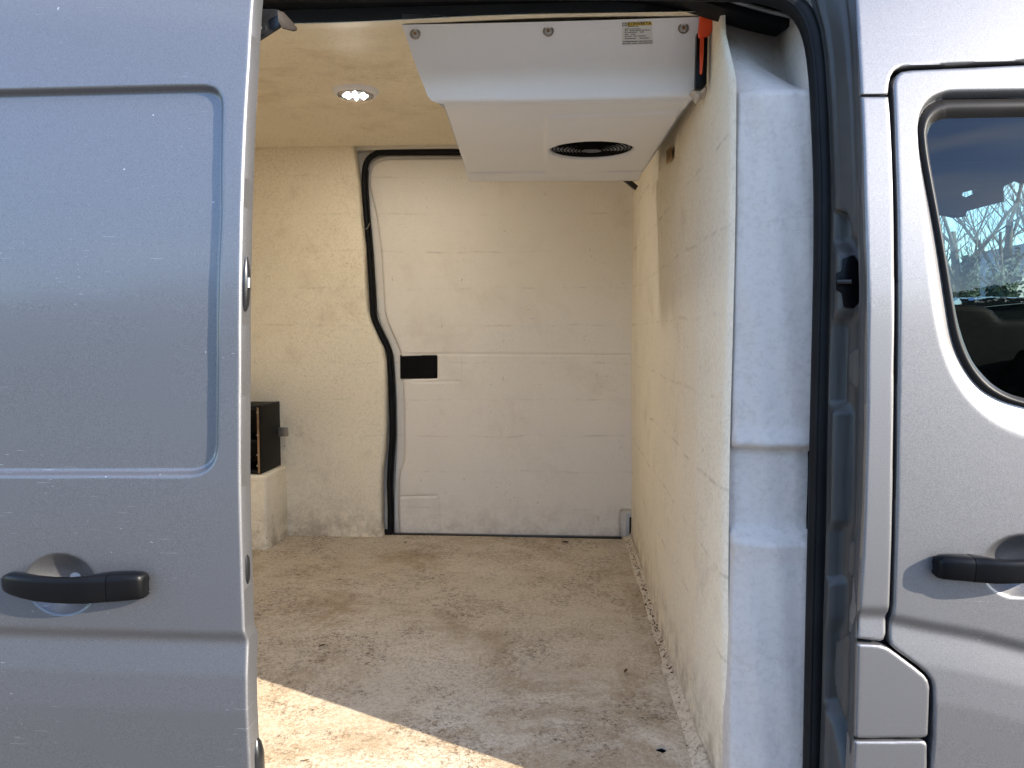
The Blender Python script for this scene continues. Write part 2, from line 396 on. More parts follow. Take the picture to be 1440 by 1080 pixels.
# handle
def handle(par, sx, pts, capx, Y0, zp):
    """pts: (x px, top px, bottom px, out, back) stations; capx splits grip and end cap"""
    def build(name, st):
        V = []; n = 20
        for (x, t, b, o_, k) in st:
            A = SK(x, t, Y0-.75*o_); B = SK(x, b, Y0-.75*o_); yb = Y0+float(prof(A.z))
            cz = (A.z+B.z)/2; hz = abs(A.z-B.z)/2; cy = yb+(k-o_)/2; hy = (o_+k)/2
            for i in range(n):
                a = 2*math.pi*i/n; c, s = math.cos(a), math.sin(a); e = .55
                V.append((A.x, cy+hy*math.copysign(abs(c)**e, c), cz+hz*math.copysign(abs(s)**e, s)))
        Fs = []
        for j in range(len(st)-1):
            for i in range(n): Fs.append((j*n+i, j*n+(i+1) % n, (j+1)*n+(i+1) % n, (j+1)*n+i))
        Fs.append(tuple(range(n))); Fs.append(tuple((len(st)-1)*n+i for i in range(n)))
        return mesh(name, V, Fs, M['plastic'], par, True, sharp=50)
    build('handle_grip', [s for s in pts if (s[0] <= capx) == (sx > 0) or abs(s[0]-capx) < .01])
    build('handle_end_cap', zp)
gl = [(3, 812, 826, .010, .0), (5, 809, 831, .018, .0), (9, 807, 834, .024, .0), (16, 806.5, 837, .029, -.004), (32, 807.5, 841, .036, -.014), (52, 809.5, 844.5, .040, -.022), (76, 811, 846.5, .042, -.026), (100, 811.5, 847.5, .042, -.026), (120, 810.5, 848, .040, -.022), (134, 808.5, 847.8, .038, -.010), (146, 808, 847.5, .035, 0), (151.5, 807.5, 847.3, .034, 0)]
cl = [(152.5, 807.5, 847.2, .034, 0), (160, 806.8, 846.6, .0335, 0), (180, 806, 845, .030, 0), (194, 806.5, 843.5, .026, 0), (201, 808.5, 841.5, .022, 0), (205, 812, 838, .016, 0), (207, 817, 832, .008, 0)]
handle(sd, 1, gl, 152, YD, cl)
# black latch, plug and roller brackets on the door's leading edge
def edge_pt(py, back=.015): p = SK(np.interp(py, [e[1] for e in edge], [e[0] for e in edge]), py, YD); return Vector((p.x, p.y+back, p.z))
lt = [edge_pt(360), edge_pt(372), edge_pt(385), edge_pt(400), edge_pt(415), edge_pt(428), edge_pt(437)]
sweep('door_latch', lt, circ(1, 10, 1.3), M['black_metal'], sd, up=Vector((0, 1, 0)), scl=[.003, .006, .0075, .008, .0072, .0065, .003])
lt = [edge_pt(390, .012)+Vector((.006, 0, 0)), edge_pt(404, .012)+Vector((.006, 0, 0))]
sweep('latch_claw', lt, circ(.0035, 8), M['steel'], sd)
lt = [edge_pt(y, .018) for y in (785, 790, 800, 812, 820, 826)]
sweep('edge_plug', lt, circ(1, 12, 2.2), M['rubber'], sd, scl=[.001, .003, .0036, .0036, .003, .001])
lt = [edge_pt(y, .03)+Vector((-.002, 0, 0)) for y in (1052, 1060, 1075, 1100, 1120)]
sweep('lower_arm', lt, circ(1, 10, 1.6), M['black_metal'], sd, scl=[.003, .007, .010, .010, .010])
# upper roller bracket
YB = 1.33
bp = [(330, 6), (350, 12), (384, 12), (392, 13), (396, 22), (394, 38), (372, 52), (356, 62), (330, 64)]
prism('roller_bracket', [P(a, b, YB) for a, b in bp], (0, .006, 0), M['black_metal'], sd, .002)
bp = [(390, 14), (398, 16), (409, 28), (417, 38), (416, 42), (411, 43), (396, 39), (391, 30)]
prism('bracket_tongue', [P(a, b, YB-.012+.0012*(a-390)) for a, b in bp], (0, .006, 0), M['brown_metal'], sd, .0015)
c = P(365, 40, YB-.004)
for rr, mm, yy in ((.012, 'black_metal', -.003), (.005, 'steel', -.006)):
    sweep('bracket_bolt', [c+Vector((0, yy, 0)), c+Vector((0, .006, 0))], circ(rr, 14), M[mm], sd, up=Vector((0, 0, 1)))

# ---------------------------------------------------------------- front door, pillar and lower panels (right of the opening)
dl = [(1257.5, 133), (1257, 122), (1258.5, 112), (1262, 105), (1268, 100.5), (1280, 98.5), (1440, 91), (1990, 66), (2080, 300), (2120, 900), (2100, 1300),
      (1306, 1300), (1309, 1080), (1312.5, 1040), (1312.5, 968), (1310, 957), (1303, 947), (1290, 936), (1262, 916), (1254, 909), (1252, 900), (1253.5, 880), (1257, 850), (1259.5, 760), (1261.5, 650), (1263.5, 500), (1263.5, 360), (1260.5, 220)]
dOut = SK2(dl, YS)
gasO = SK2([(1297, 190), (1297.5, 170), (1302, 155), (1312, 143), (1326, 136), (1345, 133.5), (1440, 132), (1800, 128), (1870, 250), (1960, 570), (1940, 600), (1600, 590), (1480, 580), (1440, 573), (1410, 563), (1383, 546), (1360, 515), (1345, 478), (1335, 420), (1321, 330), (1303, 235)], YS)
gasI = SK2([(1311, 193), (1312, 180), (1316, 170), (1324, 163), (1334, 160), (1350, 158.5), (1440, 157), (1785, 150), (1850, 250), (1938, 562), (1925, 585), (1600, 577), (1480, 567), (1440, 560), (1414, 549), (1393, 532), (1373, 505), (1357, 462), (1347, 410), (1333, 325), (1317, 235)], YS)
gasO = [(p.x, p.y) for p in catmull([(x, z, 0) for x, z in gasO], 6, True)]
gasI = [(p.x, p.y) for p in catmull([(x, z, 0) for x, z in gasI], 6, True)]
chm = SK2([(1289, 200), (1289.5, 170), (1295, 150), (1308, 135), (1328, 127), (1350, 125), (1440, 124), (1830, 118), (1900, 250), (2010, 590), (1980, 680), (1600, 655), (1500, 640), (1440, 619), (1400, 600), (1365, 570), (1340, 535), (1322, 490), (1310, 430), (1302, 350), (1293, 250)], YS)
chm = [(p.x, p.y) for p in catmull([(x, z, 0) for x, z in chm], 4, True)]
zcr = lambda X: np.interp(X, [.4, .46, .50, .56, .64, .75, .9, 1.2], [SK(1252, 868, YS).z+.002, SK(1252, 869, YS).z, SK(1290, 876, YS).z, SK(1340, 887, YS).z, SK(1390, 900, YS).z, SK(1440, 914, YS).z-.012, SK(1440, 914, YS).z-.05, SK(1440, 914, YS).z-.10])
cupR = SK(1436, 797, YS)
def fd_disp(X, Z):
    so = -sdf_poly(X, Z, gasO); sm = -sdf_poly(X, Z, chm)   # >0 inside
    f = np.clip(sm/np.maximum(1e-6, sm-so), 0, 1); f = np.where(sm <= 0, 0, np.where(so >= 0, 1, f))
    d = .016*(f*f*(1.6-.6*f))
    return d+crease(Z, zcr(X))+sink_cup(X, Z, cupR, .058, .049, .034)+.0005*np.sin(X*8+Z*5)
fd = panel('front_door', dOut, skin_map(YS), M['paint_clean'], van, holes=[[(x, z) for x, z in gasI]], step=.003, disp=fd_disp, rnd=.0028, skirt=.03, fa=(.40, .86), fb=(.70, 2.02))
fd['label'] = 'silver front passenger door with large window and black handle'
# gasket: loft between the two contours
O = [Vector(q) for q in gasO]; I = [Vector(q) for q in gasI]; N = len(O)
V = []; K = 9
for o, i in zip(O, I):
    for k in range(K):
        t = -.15+1.3*k/(K-1); q = o.lerp(i, t); bul = .008*math.sin(math.pi*min(1, max(0, t)))
        V.append((q.x, YS+float(prof(q.y))+.017-bul+(.004 if k in (0, K-1) else 0), q.y))
mesh('window_gasket', V, [(j*K+k, j*K+k+1, ((j+1) % N)*K+k+1, ((j+1) % N)*K+k) for j in range(N) for k in range(K-1)], M['gasket'], fd)
panel('window_glass', [(x, z) for x, z in gasI], skin_map(YS+.020), M['glass'], fd, step=.02, rnd=0, skirt=0)
def loft_ring(name, O, I, y0, y1, m, par):
    pass
# right handle (mirror: end cap on the left)
def mx_(x): return 1521-x
gr = [(mx_(x)-0.0, t-24.5, b-28+(0), o_, k) for x, t, b, o_, k in gl]; cr = [(mx_(x), t-24.0, b-28.5, o_, k) for x, t, b, o_, k in cl]
def hbuild(par, name, st):
    pass
handle(fd, -1, gr, mx_(152)-.6, YS, cr)
def skp(name, pts, m, r=0.0, par=van, rnd=.0028, disp=None, Y0=YS, step=.003, skirt=.03):
    q = SK2(pts, Y0)
    return panel(name, q, skin_map(Y0), m, par, step=step, rnd=rnd, disp=disp, skirt=skirt, fa=(.35, .9), fb=(.6, 2.05))
bpz = SK(1230, 868, YS).z
skp('pillar_panel', [(1211.5, 135.5), (1249.5, 135.5), (1252, 160), (1255, 220), (1258, 360), (1258, 500), (1256.5, 650), (1254.5, 760), (1251.5, 850), (1248.5, 880), (1247.5, 893), (1244, 901), (1238, 903), (1206, 899.5), (1208, 868), (1212, 800), (1216, 720), (1219, 600), (1220, 480), (1220, 400), (1218, 340), (1216, 270)], M['paint_clean'], disp=lambda X, Z: crease(Z, bpz))
skp('roof_side_panel', [(1197, -150), (1204, 0), (1207, 60), (1211, 132.5), (1249, 132.5), (1250.5, 118), (1253, 107), (1258, 99), (1266, 94.5), (1280, 92.5), (1440, 85), (1990, 58), (1960, -260), (1400, -260)], M['paint_clean'], skirt=.03, disp=lambda X, Z: 0*X)
ff = skp('fuel_flap', [(1206, 906), (1225, 906.5), (1240, 908), (1250, 912), (1262, 920.5), (1288, 940), (1300, 950), (1306, 958), (1308, 968), (1307, 1000), (1305.5, 1034), (1302, 1038), (1206, 1039), (1202.5, 1036), (1204, 980)], M['paint_clean'], rnd=.003)
skp('sill_panel', [(1202, 1043), (1296, 1042.5), (1302, 1044), (1304.5, 1049), (1303, 1150), (1299, 1330), (1190, 1330), (1196, 1150)], M['paint_clean'], rnd=.003)
# dark structure behind the panel gaps
q = SK2([(1213, -150), (1213, 130), (1222, 300), (1224, 500), (1218, 760), (1210, 900), (1206, 1080), (1200, 1330), (1330, 1330), (1325, 900), (1290, 850), (1290, 100), (1990, 70), (1960, -260), (1400, -260)], YS)
panel('body_frame', q, skin_map(YS+.028), M['gap'], van, step=.02, rnd=0, skirt=.0)

# ---------------------------------------------------------------- door jamb between skin and rubber seal
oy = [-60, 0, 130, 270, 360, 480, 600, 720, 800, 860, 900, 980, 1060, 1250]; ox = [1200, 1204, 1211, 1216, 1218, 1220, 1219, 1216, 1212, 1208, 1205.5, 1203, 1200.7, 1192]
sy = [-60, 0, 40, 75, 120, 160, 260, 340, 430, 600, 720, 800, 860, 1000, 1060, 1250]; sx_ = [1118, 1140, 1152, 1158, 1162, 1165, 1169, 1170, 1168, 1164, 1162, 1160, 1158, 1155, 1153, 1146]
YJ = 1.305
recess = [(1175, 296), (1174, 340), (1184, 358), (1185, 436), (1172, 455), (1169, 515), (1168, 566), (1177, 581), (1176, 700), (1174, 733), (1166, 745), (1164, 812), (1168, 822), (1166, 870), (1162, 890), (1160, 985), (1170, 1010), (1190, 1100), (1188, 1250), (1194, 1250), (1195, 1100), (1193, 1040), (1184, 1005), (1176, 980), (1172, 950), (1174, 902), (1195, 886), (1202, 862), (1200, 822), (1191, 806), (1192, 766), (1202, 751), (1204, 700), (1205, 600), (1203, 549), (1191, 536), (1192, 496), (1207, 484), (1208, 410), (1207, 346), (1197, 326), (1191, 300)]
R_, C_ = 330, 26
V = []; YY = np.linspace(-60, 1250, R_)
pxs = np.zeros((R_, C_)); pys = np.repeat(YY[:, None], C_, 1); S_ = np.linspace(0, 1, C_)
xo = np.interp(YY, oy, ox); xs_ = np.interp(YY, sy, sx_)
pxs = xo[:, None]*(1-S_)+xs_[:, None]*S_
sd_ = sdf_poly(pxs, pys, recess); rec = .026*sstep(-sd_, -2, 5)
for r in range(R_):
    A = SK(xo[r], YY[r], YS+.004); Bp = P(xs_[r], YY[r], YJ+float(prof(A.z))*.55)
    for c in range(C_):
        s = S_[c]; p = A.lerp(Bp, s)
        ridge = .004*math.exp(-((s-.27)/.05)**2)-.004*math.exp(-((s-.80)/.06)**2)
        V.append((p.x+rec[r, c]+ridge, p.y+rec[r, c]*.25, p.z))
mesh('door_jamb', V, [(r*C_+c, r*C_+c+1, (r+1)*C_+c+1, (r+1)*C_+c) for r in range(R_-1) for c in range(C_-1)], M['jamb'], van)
jb = P(1197, 395, 1.262)
st = prism('striker_plate', [P(a, b, 1.268) for a, b in [(1184, 364), (1200, 358), (1207, 368), (1208, 425), (1200, 434), (1186, 432), (1183, 412), (1175, 408), (1175, 384), (1183, 381)]], (.006, .012, 0), M['plastic'], van, .002)
sweep('striker_pin', [P(1178, 396, 1.262), P(1198, 396, 1.25)], circ(.004, 8), M['black_metal'], st, up=Vector((0, 0, 1)))
# rubber seal
sp = [(1140, 1250), (1143, 1060), (1147, 860), (1150.5, 720), (1153, 600), (1157, 430), (1158.5, 340), (1158, 250), (1154, 150), (1150, 95), (1143, 52), (1130, 22), (1112, 5), (1085, -6), (1030, -12), (800, -14), (300, -10), (100, -10)]
pts = [P(a, b, 1.325+.45*float(prof(SK(a, b, YS).z))) for a, b in sp]
sweep('door_seal', catmull(pts, 8), circ(.0165, 14, .017), M['rubber'], van)
sweep('seal_lip', catmull([p+Vector((-.009, -.012, -.004 if i > 12 else 0)) for i, p in enumerate(pts)], 8), circ(.0035, 8), M['rubber'], van)
# ---------------------------------------------------------------- upper guide rail, bending inward at the front
rl = [(-1.2, 1.385), (-.6, 1.385), (.02, 1.385), (.10, 1.39), (.16, 1.405), (.23, 1.43), (.30, 1.457), (.36, 1.477), (.41, 1.488)]
zr = ZR(.585)
rpth = catmull([(x, y, zr+.031-float(np.interp(x, [.0, .20, .31, .41], [0, 0, .016, .032]))) for x, y in rl], 6)
sweep('guide_rail', rpth, [(-.028, -.026), (.022, -.026), (.022, .05), (-.028, .05)], M['rubber'], van, up=Vector((0, 0, 1)))
sweep('rail_lip', [p+Vector((0, -.033, -.012)) for p in rpth], circ(.004, 8), M['steel'], van, up=Vector((0, 0, 1)))
sweep('rail_cover', [p+Vector((0, -.022, .04)) for p in rpth], [(-.035, -.016), (.02, -.016), (.02, .05), (-.035, .05)], M['black_metal'], van, up=Vector((0, 0, 1)))
# header skin above the opening (out of frame) and rear quarter
panel('header_panel', [(-.85, ZR(.60)), (.47, ZR(.60)), (.47, ZR(1.0)), (-.85, ZR(1.0))], skin_map(YS+.0), M['paint_clean'], van, step=.05, rnd=.005, skirt=.12)
panel('rear_quarter_panel', [(-3.0, .35), (-.82, .35), (-.82, ZR(1.0)), (-3.0, ZR(1.0))], skin_map(YS), M['paint_clean'], van, step=.05, rnd=.005, skirt=.12)
box('sill_step', (-.85, 1.21, .30), (.48, 1.33, ZF-.03), M['grey_trim'], van, .01)
box('roof_panel', (-3.0, 1.49, ZR(.98)), (2.6, 3.2, ZR(1.02)), M['paint_clean'], van, .01)
box('underbody', (-3.0, 1.3, .30), (2.9, 3.28, .40), M['gap'], van)
box('far_body_side', (-3.0, 3.27, .35), (.95, 3.30, ZR(1.0)), M['paint_clean'], van, .004)

# ================================================================== CARGO BAY
# floor with two drain holes
h1 = PZ(930, 1053, ZF); h2 = PZ(863, 781, ZF)
hole = lambda c, r: [(c.x+r*math.cos(a*math.pi/8), c.y+r*math.sin(a*math.pi/8)) for a in range(16)]
fl = panel('cargo_floor', [(-2.10, 1.30), (XW+.02, 1.30), (XW+.02, 3.30), (-2.10, 3.30)], lambda a, b, d: (a, b, ZF-d+.0012*np.sin(a*4+b*3)), M['floor'], van, holes=[hole(h1, .0115), hole(h2, .009)], step=.008, rnd=.002, skirt=.003, fa=(-.95, .5), fb=(1.3, 3.3))
for c, r in ((h1, .0125), (h2, .010)):
    bm = bmesh.new(); bmesh.ops.create_cone(bm, segments=16, radius1=r, radius2=r, depth=.03, cap_ends=True)
    bmesh.ops.delete(bm, geom=[f for f in bm.faces if f.normal.z > .9], context='FACES')
    bmesh.ops.translate(bm, verts=bm.verts, vec=(c.x, c.y, ZF-.017)); bm_obj('drain_hole', bm, M['gap'], fl)
# silicone / kerb strip along the bulkhead foot
kp = []; rng = random.Random(3)
ks = [(-.0, .0)]
V = []; n = 120
for i in range(n):
    y = 1.31+(3.22-1.31)*i/(n-1); wdt = .020+.0015*math.sin(i*.23)+.0025*rng.random()+(.004 if 36 < i < 42 else 0)
    for a, z in ((-wdt-.006, -.002), (-wdt, .004), (-wdt*.55, .008), (-.008, .013+.002*rng.random()), (.004, .022), (.006, .0)):
        V.append((XW+a, y, ZF+z))
mesh('floor_strip', V, [(i*6+k, i*6+k+1, (i+1)*6+k+1, (i+1)*6+k) for i in range(n-1) for k in range(5)], M['strip'], fl)
V = []; Fs = []; rng = random.Random(12)
for _ in range(280):
    y = 1.9+1.25*rng.random()**.8 if rng.random() < .8 else rng.uniform(1.35, 3.1); x = XW-.004-abs(rng.gauss(0, .011)); z = ZF+.006+.012*max(0, 1-(XW-x)/.02); sz = rng.uniform(.0015, .0048); a = rng.uniform(0, 6.28); k = len(V)
    for q in range(4): V.append((x+sz*math.cos(a+q*1.57)*(1 if q % 2 else .6), y+sz*math.sin(a+q*1.57)*(1 if q % 2 else .6)*1.6, z+sz*rng.uniform(0, .5)))
    Fs.append((k, k+1, k+2, k+3))
cr_ = mesh('dirt_crumbs', V, Fs, M['dryleaf'], fl, False); cr_['kind'] = 'stuff'
# ceiling arch
U0 = (P(565, 35, 1.57).z+P(983, 23.5, 1.57).z)/2-CZ
cz_y = [1.37, 1.42, 1.57, 1.8, 2.1, 2.45, 2.8, 3.0, 3.1, 3.14, 3.168]; cz_z = [U0-.070, U0-.050, U0+.0015, .705, .765, .795, .802, .798, .79, .782, .765]
def ceil_z(y): return np.interp(y, cz_y, cz_z)
V = []; ys = np.linspace(1.39, 3.168, 90); xs = np.linspace(-2.10, XW+.002, 110); sm = np.convolve(np.pad(ceil_z(ys), 2, 'edge'), np.ones(5)/5, 'valid')
for y, z in zip(ys, sm):
    for x in xs:
        yc = max(y, float(np.interp(x, [a for a, _ in rl], [b for _, b in rl]))+.018) if y < 1.56 else y; z = float(ceil_z(yc)) if yc != y else z; V.append((x, yc, ZR(z)+.003*math.sin(x*3+y*5)+.0015*math.sin(x*11-y*7)))
nx = len(xs)
mesh('cargo_ceiling', V, [(j*nx+i, j*nx+i+1, (j+1)*nx+i+1, (j+1)*nx+i) for j in range(89) for i in range(nx-1)], M['ceiling'], van)
# far side lining with its wavy edge against the far door
le = [(496.5, 203), (500, 228), (504, 260), (508, 310), (511.5, 350), (513, 400), (515.5, 438), (520, 453), (528, 472), (537, 490), (541, 512), (541.5, 545), (541.5, 600), (539.5, 640), (536.5, 662), (535.5, 690), (536, 735), (539, 757), (539, 775)]
q = [(lambda p: (p.x, p.z))(P(a, b, YL)) for a, b in le]
zt = q[0][1]
q = [(-2.10, ZR(.82)), (XW+.02, ZR(.82)), (XW+.02, zt)]+q+[(-2.10, q[-1][1])]
sl = panel('side_lining', q, lambda a, b, d: (a, YL+d+.0025*np.sin(a*7+b*5)+.0015*np.sin(b*19), b), M['lining'], van, step=.006, rnd=.010, skirt=.055, fa=(-1.35, .5), fb=(ZF-.05, 2.4))
# rear and near linings (outside the frame, they close the box)
box('rear_lining', (-2.15, 1.3, ZF-.05), (-2.10, 3.25, ZR(.85)), M['rear'], van)
box('near_lining', (-2.10, 1.36, ZF-.05), (-.84, 1.41, ZR(.62)), M['rear'], van, .01)
# wheel arch box
A = P(376, 782, 2.945); wb_top = P(376, 668, 2.945).z
box('wheel_arch_box', (-1.8, 2.945, ZF-.01), (A.x, YL+.02, wb_top), M['lining'], van, .014, 4)
# ---------------------------------------------------------------- far sliding door seen from inside
YFD = 3.232
fp = lambda a, b: (lambda p: (p.x, p.z))(P(a, b, YFD))
box('far_door_frame', (P(480, 300, YFD).x, YFD+.022, ZF-.03), (XW+.15, YFD+.03, ZR(.85)), M['fardoor'], van)
pl = [(519, 262), (519, 245), (523, 233), (532, 226), (548, 222.5), (660, 222), (930, 222), (930, 718), (874, 718), (872.5, 722), (872.5, 757), (561.5, 757.5), (560, 720), (560.5, 672), (563, 660), (567, 648), (568.5, 635), (568, 590), (566.5, 545), (565.5, 508), (562, 494), (554, 475), (545, 455), (540.5, 438), (538.5, 405), (535.5, 355), (529, 305)]
pl2 = [fp(a, b) for a, b in pl]
rec_h = [fp(a, b) for a, b in [(563.5, 502), (613, 500.5), (614.5, 503), (614, 531), (600, 531.5), (565, 533), (563.8, 520)]]
seamL = fp(565, 497.5); seamR = fp(890, 499)
def seg_d(X, Z, a, b):
    ax, az = a; bx, bz = b; ex, ez = bx-ax, bz-az; t = np.clip(((X-ax)*ex+(Z-az)*ez)/(ex*ex+ez*ez), 0, 1)
    return np.hypot(X-ax-t*ex, Z-az-t*ez)
def far_disp(X, Z):
    d = .004*(1-sstep(seg_d(X, Z, seamL, seamR), 0, .006))
    d = d+.0035*(1-sstep(seg_d(X, Z, fp(580, 537), fp(646, 536.5)), 0, .007))
    d = d+.005*(1-sstep(seg_d(X, Z, fp(562, 698), fp(614, 697)), 0, .007))+.003*(1-sstep(seg_d(X, Z, fp(616, 700), fp(619, 757)), 0, .006))
    d = d+.002*(1-sstep(seg_d(X, Z, fp(647, 500), fp(648, 533)), 0, .004))
    # flange between bead line and edge stands back
    return d+.002*np.sin(X*6+Z*3)
fdo = panel('far_door', pl2, lambda a, b, d: (a, YFD-.004+d, b), M['fardoor'], van, holes=[rec_h], step=.0045, rnd=.012, skirt=.03, disp=far_disp, fb=(ZF-.02, 2.4))
fdo['label'] = 'closed cream sliding door on the far side with a black pull recess'
box('pull_recess', (P(562.5, 500, YFD).x, YFD+.001, P(558, 532.5, YFD).z), (P(615, 500, YFD).x, YFD+.0075, P(558, 499.5, YFD).z), M['plastic'], fdo)
# pressed flange around the panel
flg = [(516, 250), (519, 233), (529, 222), (545, 217.5), (660, 217), (930, 217), (930, 760), (552, 760), (553, 700), (555, 650), (556, 600), (555, 545), (553, 505), (545, 480), (535, 460), (530, 440), (527, 400), (523, 345), (519, 300)]
panel('door_flange', [fp(a, b) for a, b in flg], lambda a, b, d: (a, YFD+.008+d, b), M['fardoor'], fdo, step=.008, rnd=.006, skirt=.02)
ss = [(549, 765), (549, 720), (548, 680), (549.5, 645), (551.5, 610), (551, 560), (549, 520), (546.5, 494), (537, 473), (526, 448), (524, 425), (522, 390), (519, 345), (515, 300), (512.5, 260), (513, 240), (517, 226), (527, 217.5), (545, 214.5), (660, 214), (930, 214)]
sweep('far_door_seal', catmull([P(a, b, YFD-.012) for a, b in ss], 6), circ(.0125, 12, .014), M['rubber'], fdo)
sweep('seal_bead', catmull([P(a+4.5, b, YFD-.022) for a, b in ss[:16]], 6), circ(.003, 6), M['gasket'], fdo)
box('seal_foot', (P(540, 752, YFD).x, YFD-.03, ZF-.002), (P(553, 752, YFD).x, YFD-.005, ZF+.02), M['rubber'], fdo, .003)
zA = P(520, 204, YFD).z; zB = P(520, 212.5, YFD).z
box('header_strip', (P(501, 208, YFD).x, YFD-.020, zB), (XW+.1, YFD+.02, zA), M['fardoor'], van, .002)
box('threshold_strip', (P(553, 760, YFD).x, YFD-.028, ZF-.004), (P(874, 760, YFD).x, YFD-.006, ZF+.006), M['black_metal'], van, .002)
# notch bottom right: frame and seal end
nA = P(876, 760, YFD); nB = P(893, 722, YFD)
box('notch_frame', (P(880, 740, YFD).x, YFD+.0, ZF), (P(900, 740, YFD).x, YFD+.018, P(880, 723, YFD).z), M['grey_trim'], fdo, .004)
box('notch_seal', (P(885, 740, YFD).x, YFD-.012, ZF), (P(900, 740, YFD).x, YFD+.004, P(885, 727, YFD).z), M['rubber'], fdo, .004)
# small wire hook on the lining edge
hk = [P(a, b, YL-.008) for a, b in [(509, 300), (509, 312), (511, 320), (514, 322), (517, 320), (519.5, 314)]]
sweep('wire_hook', catmull(hk, 4), circ(.0016, 6), M['steel'], van)
# ---------------------------------------------------------------- bulkhead wall
V = []; ys = np.concatenate([np.linspace(1.362, 1.6, 26), np.linspace(1.6, 3.27, 60)[1:]]); zs = np.linspace(ZF-.02, ZR(.82), 110); rng = np.random.RandomState(2)
for z in zs:
    zrl = z-CZ
    y0 = float(np.interp(zrl, [-.9, .435, .54, .62], [1.362, 1.362, 1.445, 1.46]))
    for k, y in enumerate(ys):
        yy = y if k > 12 else y0+(ys[12]-y0)*k/12
        bul = .004*math.sin(y*3.1+z*1.7)+.0025*math.sin(z*6-y*4)+.004*math.exp(-((y-1.62)/.05)**2)*(1 if zrl < .1 else .3)
        rd = .008*max(0, 1-k/3)**2
        V.append((XW-bul+rd-.0*zrl, yy, z))
ny = len(ys)
bw = mesh('bulkhead_wall', V, [(j*ny+i, j*ny+i+1, (j+1)*ny+i+1, (j+1)*ny+i) for j in range(len(zs)-1) for i in range(ny-1)], M['bulkhead'], van)
# pillar lining: white fibreglass face between the wall edge and the seal
wy = [120, 160, 250, 400, 500, 600, 640, 700, 760, 850, 1000, 1080, 1250]
R_ = 190; C_ = 30; V = []; YY = np.linspace(119, 1250, R_)
for r, py in enumerate(YY):
    xr = np.interp(py, sy, sx_)-16
    Rr_ = P(xr, py, 1.338); zz = Rr_.z; zrl = zz-CZ
    stp = np.interp(py, [119, 600, 628, 636, 650, 735, 750, 764, 790, 1250], [0, -.004, -.012, .012, .010, .012, .010, -.020, -.014, -.008])
    top = .010*max(0, 1-(py-119)/9)**2
    for c in range(C_):
        s = c/(C_-1); x = XW+.006+(Rr_.x-XW-.006)*s
        y = 1.366-.012*math.sin(math.pi*min(1, s*1.15))*.8-.016*s+stp*(1 if s > .03 else 0)+top
        y += .012*max(0, (.06-s)/.06)**2
        y += .0012*math.sin(zz*31+s*5)+.001*math.sin(s*17+zz*13)
        V.append((x, y, zz))
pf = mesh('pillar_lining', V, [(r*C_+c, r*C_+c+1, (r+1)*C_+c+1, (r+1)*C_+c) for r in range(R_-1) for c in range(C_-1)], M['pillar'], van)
row0 = V[:C_]
# recessed pocket above the pillar lining
zt = row0[0][2]; V = []; R_ = 24; C_ = 30
xr = P(1146, 119, 1.345).x
for r in range(R_):
    t = r/(R_-1)
    for c in range(C_):
        s = c/(C_-1); x = row0[c][0]-(.006 if c == 0 else 0)
        y = row0[c][1]+.0015+(.080+.012*math.sin(math.pi*s)+.02*s)*t; z = zt-.0015+(.105-.068*s**1.3)*(t**.9)+.0015*math.sin(x*90+t*8)*t
        V.append((x, y, z))
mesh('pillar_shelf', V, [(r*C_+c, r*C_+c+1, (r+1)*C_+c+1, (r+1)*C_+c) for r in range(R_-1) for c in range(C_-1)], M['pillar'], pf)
base = V[-C_:]; V2 = list(base)
for k in range(1, 12): V2 += [(x, y+.13*(1-math.exp(-k/5)), z+.024*k) for x, y, z in base]
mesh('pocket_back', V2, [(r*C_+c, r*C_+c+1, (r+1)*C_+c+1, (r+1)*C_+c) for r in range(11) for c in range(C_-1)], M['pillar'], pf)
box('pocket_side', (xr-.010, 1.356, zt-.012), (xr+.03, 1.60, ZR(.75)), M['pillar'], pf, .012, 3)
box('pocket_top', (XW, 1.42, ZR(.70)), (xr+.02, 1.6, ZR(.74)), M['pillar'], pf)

# ================================================================== THINGS IN THE BAY
# refrigeration unit
ru = empty('refrigeration_unit'); tag(ru, 'white sloping refrigeration unit hung under the ceiling beside the bulkhead', 'cooling unit')
rows = [(565, 35, 983, 23.5, 1.570), (571, 52, 982, 41, 1.582), (580, 80, 980, 69, 1.600), (590, 108, 978.5, 97, 1.620), (597, 124, 977.5, 114, 1.6315), (601, 135, 977, 125, 1.6385), (605, 141, 976.5, 131, 1.643), (612, 145.5, 976, 135.5, 1.650), (622, 148, 975, 138, 1.666)]
V = []; C_ = 40; ends = []
zb = None
for (xl, yl, xr_, yr, Y) in rows:
    A = P(xl, yl, Y); B = P(xr_, yr, Y); zm = (A.z+B.z)/2
    for c in range(C_):
        s = c/(C_-1); V.append((A.x+(B.x-A.x)*s, Y, zm-.0015*math.sin(math.pi*s)))
ZB = zm; xl0, xr0 = A.x, B.x
mesh('front_cover', V, [(r*C_+c, r*C_+c+1, (r+1)*C_+c+1, (r+1)*C_+c) for r in range(len(rows)-1) for c in range(C_-1)], M['unit'], ru)
bz = lambda a, b: (lambda p: (p.x, p.y))(PZ(a, b, ZB))
bl = bz(657, 246); brr = bz(905, 242)
fc = PZ(832, 209.5, ZB); FR = .111
fan_hole = [(fc.x+FR*math.cos(a*math.pi/24), fc.y+FR*.90*math.sin(a*math.pi/24)) for a in range(48)]
outl = [(xl0, 1.672), (xr0, 1.672), bz(956, 163), brr, bl]
acc = [bz(768, 163), bz(955, 155), bz(953, 163), bz(907, 236), bz(767, 243), bz(767, 218), bz(766, 200)]
